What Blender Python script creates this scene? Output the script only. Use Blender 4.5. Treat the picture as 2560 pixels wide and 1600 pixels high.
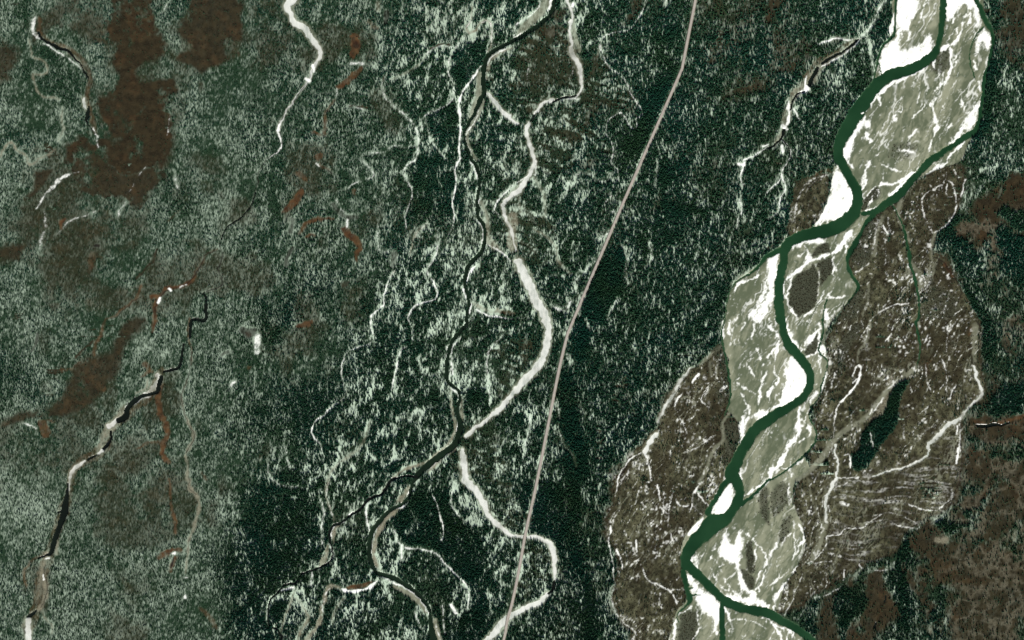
import bpy, math, random
import numpy as np

# ------------------------------------------------------------------ camera, sky, sun, exposure
for _o in list(bpy.data.objects):
    bpy.data.objects.remove(_o)
scene = bpy.context.scene
coll = scene.collection
S = 2.0                                   # metres per traced unit (the place is 5.1 km x 3.2 km)
CAM_H = 16000.0
cam_data = bpy.data.cameras.new('camera')
cam = bpy.data.objects.new('camera', cam_data)
coll.objects.link(cam)
cam.location = (0, 0, CAM_H)
cam.rotation_euler = (0, 0, 0)
cam_data.sensor_width = 36.0
cam_data.lens = 36.0 * CAM_H / (2560 * S)
cam_data.clip_start = 10.0
cam_data.clip_end = 200000.0
scene.camera = cam

SUN_EL, SUN_AZ = math.radians(29), math.radians(172)      # azimuth clockwise from north (+Y)
world = bpy.data.worlds.new('World')
scene.world = world
world.use_nodes = True
wn = world.node_tree
wn.nodes.clear()
w_out = wn.nodes.new('ShaderNodeOutputWorld')
w_bg = wn.nodes.new('ShaderNodeBackground')
w_sky = wn.nodes.new('ShaderNodeTexSky')
w_sky.sky_type = 'NISHITA'
w_sky.sun_disc = False
w_sky.sun_elevation = SUN_EL
w_sky.sun_rotation = SUN_AZ
w_sky.air_density = 0.6
w_sky.dust_density = 2.5
w_sky.ozone_density = 0.4
w_bg.inputs['Strength'].default_value = 0.05
wn.links.new(w_sky.outputs[0], w_bg.inputs[0])
wn.links.new(w_bg.outputs[0], w_out.inputs[0])

sun_data = bpy.data.lights.new('sun', 'SUN')
sun_data.energy = 4.6
sun_data.angle = math.radians(0.5)
sun_data.color = (1.0, 0.96, 0.87)
sun = bpy.data.objects.new('sun', sun_data)
coll.objects.link(sun)
sun.location = (600, -3000, 3000)
# lamp shines along local -Z: tilt it so the light comes from the south-south-east
sun.rotation_euler = (math.pi / 2 - SUN_EL, 0, math.pi - SUN_AZ)

scene.view_settings.view_transform = 'Standard'
scene.view_settings.look = 'None'
scene.view_settings.gamma = 1.0
scene.view_settings.exposure = 0.75
scene.view_settings.use_curve_mapping = False
scene.cycles.max_bounces = 3
scene.cycles.diffuse_bounces = 2
scene.cycles.glossy_bounces = 1

# ------------------------------------------------------------------ survey grid and noise
rng = np.random.default_rng(7)
STEP = 2.0
X0, X1, Y0, Y1 = -60.0, 2620.0, -40.0, 1640.0
xs = np.arange(X0, X1 + 0.1, STEP)
ys = np.arange(Y0, Y1 + 0.1, STEP)
NX, NY = len(xs), len(ys)
GX, GY = np.meshgrid(xs, ys)
GX = GX.astype(np.float32)
GY = GY.astype(np.float32)
TABLE = rng.random((512, 512)).astype(np.float32)


def vnoise(x, y, fx, fy=None, seed=0):
    fy = fy or fx
    u = x / fx + seed * 17.37 + 1000
    v = y / fy + seed * 9.71 + 1000
    i = np.floor(u).astype(np.int32)
    j = np.floor(v).astype(np.int32)
    a = (u - i).astype(np.float32)
    b = (v - j).astype(np.float32)
    a = a * a * (3 - 2 * a)
    b = b * b * (3 - 2 * b)
    i0, i1, j0, j1 = i % 512, (i + 1) % 512, (j + seed * 3) % 512, (j + 1 + seed * 3) % 512
    top = TABLE[j0, i0] * (1 - a) + TABLE[j0, i1] * a
    bot = TABLE[j1, i0] * (1 - a) + TABLE[j1, i1] * a
    return top * (1 - b) + bot * b


def fbm(x, y, fx, fy=None, seed=0, octs=3):
    fy = fy or fx
    tot, amp, out = 0.0, 1.0, 0.0
    for k in range(octs):
        out = out + amp * vnoise(x, y, fx / 2 ** k, fy / 2 ** k, seed + k * 5)
        tot += amp
        amp *= 0.55
    return out / tot


def sstep(a, b, t):
    t = np.clip((t - a) / (b - a), 0, 1)
    return t * t * (3 - 2 * t)


WARP_X = (fbm(GX, GY, 26, seed=1) - 0.5)
WARP_Y = (fbm(GX, GY, 26, seed=2) - 0.5)
FINE_X = (vnoise(GX, GY, 7, seed=3) - 0.5)
FINE_Y = (vnoise(GX, GY, 7, seed=4) - 0.5)
WILD_X = 170 * (fbm(GX, GY, 95, seed=41, octs=5) - .5)
WILD_Y = 170 * (fbm(GX, GY, 95, seed=42, octs=5) - .5)
WX = {'bank': GX + 4 * WARP_X + 3.2 * FINE_X, 'wild': GX + WILD_X, 'wild2': GX + .40 * WILD_X + 5 * FINE_X, 'clean': GX + 2.0 * WARP_X + 0.8 * FINE_X, 'rough': GX + 8 * WARP_X + 5 * FINE_X}
WY = {'bank': GY + 4 * WARP_Y + 3.2 * FINE_Y, 'wild': GY + WILD_Y, 'wild2': GY + .40 * WILD_Y + 5 * FINE_Y, 'clean': GY + 2.0 * WARP_Y + 0.8 * FINE_Y, 'rough': GY + 8 * WARP_Y + 5 * FINE_Y}

# ------------------------------------------------------------------ traced lines and areas
Z = 640.0 / 2419.0


def parse(s, w=10.0):
    """'@tx,ty x,y[,w] ...' : points in a survey sheet (sheets are 640 x 400 units) -> [(x, y, width)]"""
    ox = oy = 0.0
    out = []
    for tok in s.split():
        if tok[0] == '@':
            a, b = tok[1:].split(',')
            ox, oy = int(a) * 640.0, int(b) * 400.0
            continue
        v = [float(q) for q in tok.split(',')]
        if len(v) > 2:
            w = v[2]
        out.append((ox + v[0] * Z, oy + v[1] * Z, w * Z))
    return out


def smooth(pts, closed=False, n=4):
    if len(pts) < 3:
        return pts
    p = np.array(pts)
    m = len(p)
    out = []
    for k in range(m if closed else m - 1):
        if closed:
            a, b, c, d = p[(k - 1) % m], p[k], p[(k + 1) % m], p[(k + 2) % m]
        else:
            a, b, c, d = p[max(k - 1, 0)], p[k], p[k + 1], p[min(k + 2, m - 1)]
        for q in range(n):
            t = q / n
            v = 0.5 * (2 * b + (c - a) * t + (2 * a - 5 * b + 4 * c - d) * t * t + (3 * b - a - 3 * c + d) * t ** 3)
            v[2] = b[2] + (c[2] - b[2]) * t
            out.append(tuple(v))
    if not closed:
        out.append(tuple(p[-1]))
    return out


def beyond(pts):
    """a line that meets the edge of the surveyed sheet runs on past it"""
    pts = list(pts)

    def on_edge(q):
        return q[0] < 4 or q[0] > 2556 or q[1] < 4 or q[1] > 1596
    if len(pts) > 1:
        for first in (True, False):
            e, b = (pts[0], pts[1]) if first else (pts[-1], pts[-2])
            if on_edge(e):
                d = np.array([e[0] - b[0], e[1] - b[1]])
                d = d / (np.linalg.norm(d) + 1e-6) * 120
                q = (e[0] + d[0], e[1] + d[1], e[2])
                pts = [q] + pts if first else pts + [q]
    return pts


def stamp_line(field, s, w=10.0, k=1.0, soft=1.6, warp='clean', taper=False):
    pts = smooth(beyond(parse(s, w)))
    if taper and len(pts) > 4:
        m_ = len(pts) - 1
        off = (pts[0][0] * 3.1 + pts[0][1]) % 7
        pts = [(x, y, ww * min(1, .35 + 2.6 * min(q, m_ - q) / m_) * (.85 + .35 * math.sin(q * 1.3 + off))) for q, (x, y, ww) in enumerate(pts)]
    wx, wy = WX[warp], WY[warp]
    for (ax, ay, aw), (bx, by, bw) in zip(pts[:-1], pts[1:]):
        pad = max(aw, bw) * 0.5 + soft * 2 + 10
        i0 = max(int((min(ax, bx) - pad - X0) / STEP), 0)
        i1 = min(int((max(ax, bx) + pad - X0) / STEP) + 2, NX)
        j0 = max(int((min(ay, by) - pad - Y0) / STEP), 0)
        j1 = min(int((max(ay, by) + pad - Y0) / STEP) + 2, NY)
        if i0 >= i1 or j0 >= j1:
            continue
        px = wx[j0:j1, i0:i1] - ax
        py = wy[j0:j1, i0:i1] - ay
        dx, dy = bx - ax, by - ay
        t = np.clip((px * dx + py * dy) / (dx * dx + dy * dy + 1e-6), 0, 1)
        d = np.sqrt((px - t * dx) ** 2 + (py - t * dy) ** 2)
        hw = (aw + (bw - aw) * t) * 0.5
        c = np.clip((hw - d) / soft + 0.5, 0, 1) * k
        sl = field[j0:j1, i0:i1]
        np.maximum(sl, c, out=sl)


def stamp_area(field, s, k=1.0, soft=3.0, warp='rough'):
    pts = []
    for x, y, w in parse(s):
        x = -110 if x < 3 else (2670 if x > 2557 else x)
        y = -110 if y < 3 else (1710 if y > 1597 else y)
        pts.append((x, y, w))
    pts = smooth(pts, closed=True, n=3)
    wx, wy = WX[warp], WY[warp]
    p = np.array(pts)
    pad = soft * 1.5 + (12 if warp != 'wild' else 40)
    i0 = max(int((p[:, 0].min() - pad - X0) / STEP), 0)
    i1 = min(int((p[:, 0].max() + pad - X0) / STEP) + 2, NX)
    j0 = max(int((p[:, 1].min() - pad - Y0) / STEP), 0)
    j1 = min(int((p[:, 1].max() + pad - Y0) / STEP) + 2, NY)
    px, py = wx[j0:j1, i0:i1], wy[j0:j1, i0:i1]
    inside = np.zeros(px.shape, bool)
    dist = np.full(px.shape, 1e6, np.float32)
    reach = soft * 1.2 + (14 if warp != 'wild' else 45)
    for k2 in range(len(p)):
        ax, ay = p[k2, :2]
        bx, by = p[(k2 + 1) % len(p), :2]
        if abs(by - ay) > 1e-6:
            lo, hi = min(ay, by), max(ay, by)
            mg = 14 if warp != 'wild' else 42
            r0 = max(int((lo - mg - Y0) / STEP) - j0, 0)
            r1 = min(int((hi + mg - Y0) / STEP) + 2 - j0, px.shape[0])
            if r1 > r0:
                qy, qx = py[r0:r1], px[r0:r1]
                cross = ((qy >= lo) & (qy < hi)) & (qx < ax + (qy - ay) * (bx - ax) / (by - ay))
                inside[r0:r1] ^= cross
        a0 = max(int((min(ax, bx) - reach - X0) / STEP) - i0, 0)
        a1 = min(int((max(ax, bx) + reach - X0) / STEP) + 2 - i0, px.shape[1])
        b0 = max(int((min(ay, by) - reach - Y0) / STEP) - j0, 0)
        b1 = min(int((max(ay, by) + reach - Y0) / STEP) + 2 - j0, px.shape[0])
        if a0 < a1 and b0 < b1:
            qx, qy = px[b0:b1, a0:a1] - ax, py[b0:b1, a0:a1] - ay
            dx, dy = bx - ax, by - ay
            t = np.clip((qx * dx + qy * dy) / (dx * dx + dy * dy + 1e-6), 0, 1)
            d = np.sqrt((qx - t * dx) ** 2 + (qy - t * dy) ** 2)
            sl = dist[b0:b1, a0:a1]
            np.minimum(sl, d, out=sl)
    sd = np.where(inside, dist, -dist)
    c = np.clip(sd / soft * 0.5 + 0.5, 0, 1).astype(np.float32) * k
    sl = field[j0:j1, i0:i1]
    np.maximum(sl, c, out=sl)


def F():
    return np.zeros((NY, NX), np.float32)


layers = {n: F() for n in ('snow', 'drift', 'pale', 'tan', 'olive', 'orange', 'brown', 'gravel', 'flat', 'scrub',
                           'dense', 'open', 'creek', 'scroll')}

# ---- the green river and its arms: (name, label, soft, [lines])
RIVER = [
    ('river', 'wide dark green river winding between snowy gravel bars down the whole valley', 'river', [
        '@3,0 1657,0,66 1650,130,60 1635,280,56 1612,420,56 1580,500,76 1500,572,92 1350,650,100 1200,695,110 1080,760,112 980,860,118 905,970,125 830,1080,140 760,1200,130 695,1310,108 662,1410,90 668,1512,90 @3,1 690,0,90 722,80,82 780,180,85 838,280,98 845,380,95 825,470,110 780,540,126 680,618,130 560,665,122 430,690,112 300,730,110 190,790,100 150,880,84 150,950,80 122,1080,80 105,1200,80 105,1350,90 115,1512,95 @3,2 125,0,66 150,120,80 200,240,90 280,330,95 350,420,88 400,520,82 388,640,78 340,725,80 240,800,82 100,880,92 0,945,105 @2,2 2360,985,110 2280,1060,110 2200,1190,108 2130,1330,112 2070,1450,125 @2,3 2100,0,130 2140,60,95 2150,150,90 2090,270,100 1990,360,170 1880,430,180 1790,520,170 1710,610,130 1650,710,100 1640,780,80 1690,830,90 1780,920,85 1880,1020,82 1950,1090,82 2030,1150,90 2150,1200,90 2300,1235,90 2419,1260,92 @3,3 100,1315,78 230,1380,72 330,1450,72 400,1512,72',
        '@2,3 2050,0,60 2005,40,52 1945,150,48 1880,250,50 1850,310,60']),
    ('side_arm', 'narrow dark green arm of the river beside the western forest edge', 'river', [
        '@3,1 170,840,70 90,860,55 20,900,45 @2,1 2390,930,40 2320,1020,26 2200,1100,14 2110,1160,12 2060,1240,12 2030,1350,12 2010,1512,12 @2,2 1995,50,14 1980,150,16 2000,280,22 2025,380,22 2045,500,26 2060,620,22 2060,740,22 2040,830,14 2000,900,10']),
    ('side_arm', 'slim green arm left of the snowy bar at the top of the valley', 'river', [
        '@3,0 1205,0,30 1205,80,30 1195,200,34 1185,310,34 1140,380,28 1080,450,24 1045,540,22 1025,640,15 1005,760,14 1015,785,14',
        '@3,0 1050,600,10 1062,650,10 1078,715,12']),
    ('side_arm', 'long green arm curving along the eastern edge of the upper gravel bars', 'river', [
        '@3,0 1970,0,45 2010,80,42 2040,170,56 2090,250,40 2120,330,38 2125,430,34 2100,560,36 2080,650,40 2045,760,46 2040,900,46 2015,1050,46 1990,1180,46 1940,1260,72 1850,1300,62 1760,1370,52 1680,1420,60 1580,1490,70 @3,1 1540,0,62 1430,110,60 1330,220,70 1230,340,82 1120,410,80 1010,490,60 890,505,34']),
    ('side_arm', 'thin green thread between two snowy bars in the upper right of the valley', 'river', [
        '@3,0 2040,250,16 1980,310,14 1930,420,14 1905,520,12 1915,640,12 1950,730,14']),
    ('side_arm', 'winding green arm past dark scrub islands below the river fork', 'river', [
        '@3,1 1000,520,50 930,590,36 880,680,26 820,790,64 770,880,46 745,980,28 780,1070,34 840,1170,34 850,1220,24 800,1290,16 730,1380,10']),
    ('side_arm', 'straight green side channel running down through the brown scrub flats', 'river', [
        '@3,1 1160,420,18 1190,450,15 1230,520,16 1280,640,26 1310,760,30 1330,880,36 1360,1040,30 1395,1150,26 1420,1260,26 1430,1380,24 1420,1500,28 @3,2 1400,20,26 1415,120,24 1437,250,20 1430,340,14 1405,430,10']),
    ('side_arm', 'thin dark green side channel looping beside the lower river bend', 'river', [
        '@3,1 560,1320,18 530,1420,16 520,1512,18 @3,2 510,0,18 515,100,20 500,200,20 480,300,14 540,360,14 560,430,12 540,520,10 505,620,22 480,730,9 410,820,13 390,920,13 430,1010,13 460,1090,14 430,1180,18 340,1280,18 230,1380,20 100,1470,16 20,1512,16 @2,3 2419,0,22 2300,130,30 2160,230,34']),
    ('side_arm', 'narrow green arm splitting off to the south at the lowest river fork', 'river', [
        '@2,3 1975,1100,34 1988,1200,40 1982,1300,50 1988,1400,56 1988,1512,56']),
    ('side_arm', 'short blunt green arm ending among snowy bars near the lowest fork', 'river', [
        '@2,3 1640,760,70 1620,850,55 1640,950,52 1660,1060,50 1680,1130,60 1640,1190,18 1560,1280,12 1570,1340,14',
        '@2,3 1700,1090,22 1790,1080,8', '@2,3 1680,1020,16 1720,1015,6']),
]
# ---- dark streams of the central wood and the western plain
STREAM = [
    ('stream', 'dark stream winding down the middle of the forest past pale bars', 'stream', [
        '@2,0 400,0,34 380,100,38 300,200,40 150,300,38 0,390,34 @1,0 2300,450,34 2200,520,40 2160,600,42 2150,700,44 2150,800,44 2160,870,44 2120,950,42 2070,1060,36 2000,1180,30 1970,1260,24 1990,1400,24 2040,1512,26 @1,1 2040,0,28 2090,80,30 2110,200,30 2100,320,28 2085,420,28 2100,540,28 2150,620,30 2160,720,30 2150,820,36 2100,900,40 2020,980,40 1980,1080,36 1970,1160,32 2000,1250,30 2010,1350,30 1990,1512,26 @1,2 2000,30,28 1930,110,35 1850,210,34 1810,350,34 1800,500,40 1820,590,30 1900,650,24 1930,730,30 1900,850,30 1930,970,50 1920,1080,64 1870,1180,60 1760,1270,60 1650,1350,60 1560,1430,50 1500,1500,46 @1,3 1480,30,30 1450,150,34 1380,230,30 1280,280,44 1180,370,40 1110,460,40 1080,560,40 1070,680,40 1100,800,40 1150,880,40 1260,910,44 1380,970,40 1500,1050,40 1590,1150,38 1635,1220,24 1650,1330,36 1660,1430,60 1680,1512,66']),
    ('stream', 'thin black stream looping through the dark forest at the bottom of the wood', 'stream', [
        '@1,2 1520,1480,24 1400,1475,16 @1,3 1280,0,25 1200,120,25 1060,180,24 1000,260,26 900,330,24 800,400,24 710,440,24 690,530,20 712,620,14 725,700,14 680,790,16 560,840,18 420,890,18 370,970,20 270,990,14 190,1070,14 130,1150,14 110,1280,12 130,1370,14 200,1410,20 240,1470,20 235,1512,20']),
    ('stream', 'black stream meandering down the far lower left between ice patches', 'stream', [
        '@0,2 1530,530,30 1510,590,40 1480,680,30 1380,700,22 1290,745,44 1210,830,46 1180,915,62 1120,950,46',
        '@0,2 1045,1050,22 1050,1110,24 1020,1170,28 975,1215,32', '@0,2 905,1280,18 860,1300,26 830,1325,26',
        '@0,3 645,30,14 640,90,22 622,200,58 608,300,72 572,420,46 520,560,46 485,680,36 430,712,16 360,735,12',
        '@0,3 350,1230,10 290,1280,36 260,1290,20', '@0,3 545,300,20 575,300,20']),
    ('stream', 'dark brown stream in a reddish bed left of centre', 'stream', [
        '@0,1 2419,300,12 2370,430,10 2280,540,9 2140,640,9 2095,740,8 2070,810,8', '@0,1 1930,1250,22 1950,1330,22 1945,1420,30 1935,1512,26 @0,2 1815,0,30 1800,100,22 1795,170,20',
        '@0,2 1735,230,26 1725,300,24 1710,400,26 1670,455,26 1550,490,18']),
    ('pool', 'slim black pool with icy rim on the upper left bog', 'pool', [
        '@0,0 360,300,22 400,370,20 480,410,26 560,455,30 640,480,24 720,570,10 770,610,10 800,680,16 835,740,12']),
    ('pool', 'narrow black pool below a white ice patch at the upper left', 'pool', [
        '@0,0 850,1000,14 830,1080,34 820,1140,20 850,1200,8 900,1270,6']),
    ('pool', 'small black pool in the brown bog at the far right', 'pool', [
        '@3,2 1970,990,20 2050,1000,34 2150,980,30 2210,990,18 2280,960,10']),
    ('pool', 'tiny black pool in the lower right bog, the upper of two', 'pool', ['@3,3 1115,1090,14 1105,1150,14']),
    ('pool', 'tiny black pool in the lower right bog, the lower of two', 'pool', ['@3,3 1018,1345,16 1008,1390,20']),
    ('pool', 'short black pool in the forest east of the upper river', 'pool', ['@3,0 2190,900,12 2235,888,14']),
    ('stream', 'black stream between white snow banks in the forest west of the upper river', 'stream', [
        '@3,0 855,368,10 810,410,24 720,480,16 620,530,26 510,595,24', '@3,0 465,640,30 425,720,34 390,805,40', '@3,0 345,870,14 270,890,14 235,950,18 215,1030,8',
        '@3,0 155,1230,36 140,1280,20 100,1340,16 0,1405,16', '@3,0 130,1310,12 190,1390,10 205,1450,10 185,1512,8']),
    ('stream', 'short dark water reach between white channels left of the road', 'stream', [
        '@2,0 385,965,14 480,920,20 560,915,18 610,895,14', '@2,0 210,1090,14 170,1150,12']),
    ('stream', 'dark water reach at the end of the looping white channel by the road', 'stream', ['@2,3 400,960,26 385,1030,34 350,1075,20']),
]
# ---- channels under snow and ice
FROZEN = [
    ('frozen_channel', 'broad bright white frozen creek coming in at the top left of centre', [
        '@1,0 350,0,72 300,60,66 330,130,50 360,210,52 430,250,62 490,310,60 540,380,50 590,460,40 600,540,34 560,620,24 530,680,20 490,750,22 440,840,14 380,920,12 300,1040,12 240,1140,16 205,1230,22']),
    ('frozen_channel', 'wide white frozen bend left of the road in the middle of the picture', [
        '@2,1 50,960,70 120,1080,78 170,1200,76 230,1330,76 300,1440,80 330,1512,72 @2,2 310,0,70 345,80,60 335,200,60 310,330,62 240,450,62 110,580,62 30,670,50 0,700,46 @1,2 2300,840,40 2200,930,36 2080,1010,34 1990,1100,28']),
    ('frozen_channel', 'white frozen channel running down to the road below the wide bend', [
        '@1,2 1950,1230,40 1955,1350,56 1985,1512,62 @1,3 1980,0,60 2090,110,58 2150,220,60 2200,330,46 2280,420,42 2360,490,32 2419,530,22 @2,3 110,535,22 220,540,26']),
    ('frozen_channel', 'curved white channel hooking round beside the road near the bottom', [
        '@2,3 230,545,26 300,570,40 370,630,48 400,700,46 395,800,36 405,930,26']),
    ('frozen_channel', 'white channel crossing under the road at the bottom edge', [
        '@2,3 340,1085,36 250,1160,48 120,1210,48 0,1270,50 @1,3 2310,1360,60 2230,1470,56 2190,1512,50']),
    ('frozen_channel', 'white frozen channel from the top edge down to the S bend left of the road', [
        '@2,0 520,0,26 560,90,20 570,190,12', '@2,0 555,200,30 550,300,18 560,420,20 555,480,46 600,560,48 630,640,46 645,740,36 655,800,22 640,870,18 600,920,10',
        '@2,0 385,950,26 300,970,28 240,1040,22 215,1090,10']),
    ('frozen_channel', 'white channel winding from the stream fork down to the wide bend', [
        '@1,0 2190,890,30 2280,1000,36 2360,1080,34 2419,1130,34 @2,0 60,1180,14', '@2,0 160,1160,28 145,1220,30 150,1300,30 185,1400,32 215,1512,32 @2,1 205,60,34 170,140,38 110,220,42 60,300,46 0,335,38 @1,1 2340,410,32 2330,460,28 2360,570,30 2419,690,26 @2,1 20,780,14 40,850,12']),
    ('frozen_channel', 'pale ice in the stream bed at the lower left edge', [
        '@0,2 1490,520,44 1510,560,40 1460,630,56 1400,680,34 1340,700,10', '@0,2 1100,960,40 1040,1000,56', '@0,2 960,1235,26 915,1265,14', '@0,2 800,1340,18 700,1400,28 668,1480,28 @0,3 665,0,20 658,90,8']),
    ('frozen_channel', 'solid white ice patch in the stream at the bottom left corner', ['@0,3 265,1320,46 262,1420,56 272,1512,48']),
    ('frozen_channel', 'oblong white ice patch on the narrow pool at the upper left', ['@0,0 800,930,30 806,1000,38 815,1040,14']),
    ('frozen_channel', 'long snow filled channel along the left edge of the western scrub flat', [
        '@2,2 1690,460,16 1600,560,28 1540,680,34 1430,850,26 1385,970,20', '@2,2 1370,1080,36 1290,1180,44 1255,1250,40']),
    ('frozen_channel', 'snow filled channel running along the right edge of the eastern scrub flats', [
        '@3,2 1945,440,16 1980,560,18 2015,690,22 1950,770,22 1870,850,18 1820,930,20 1700,990,36 1620,1080,38 1520,1180,26 1525,1240,14 1440,1330,16 1240,1410,14 1000,1470,12']),
    ('frozen_channel', 'straight snow filled channel down the lower eastern scrub flats', [
        '@3,2 645,1170,18 630,1270,16 662,1350,20 650,1512,22 @3,3 640,0,28 570,120,28 545,250,28 552,400,20']),
]
for spec in (RIVER, STREAM, FROZEN):
    for row in spec:
        pass

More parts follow.
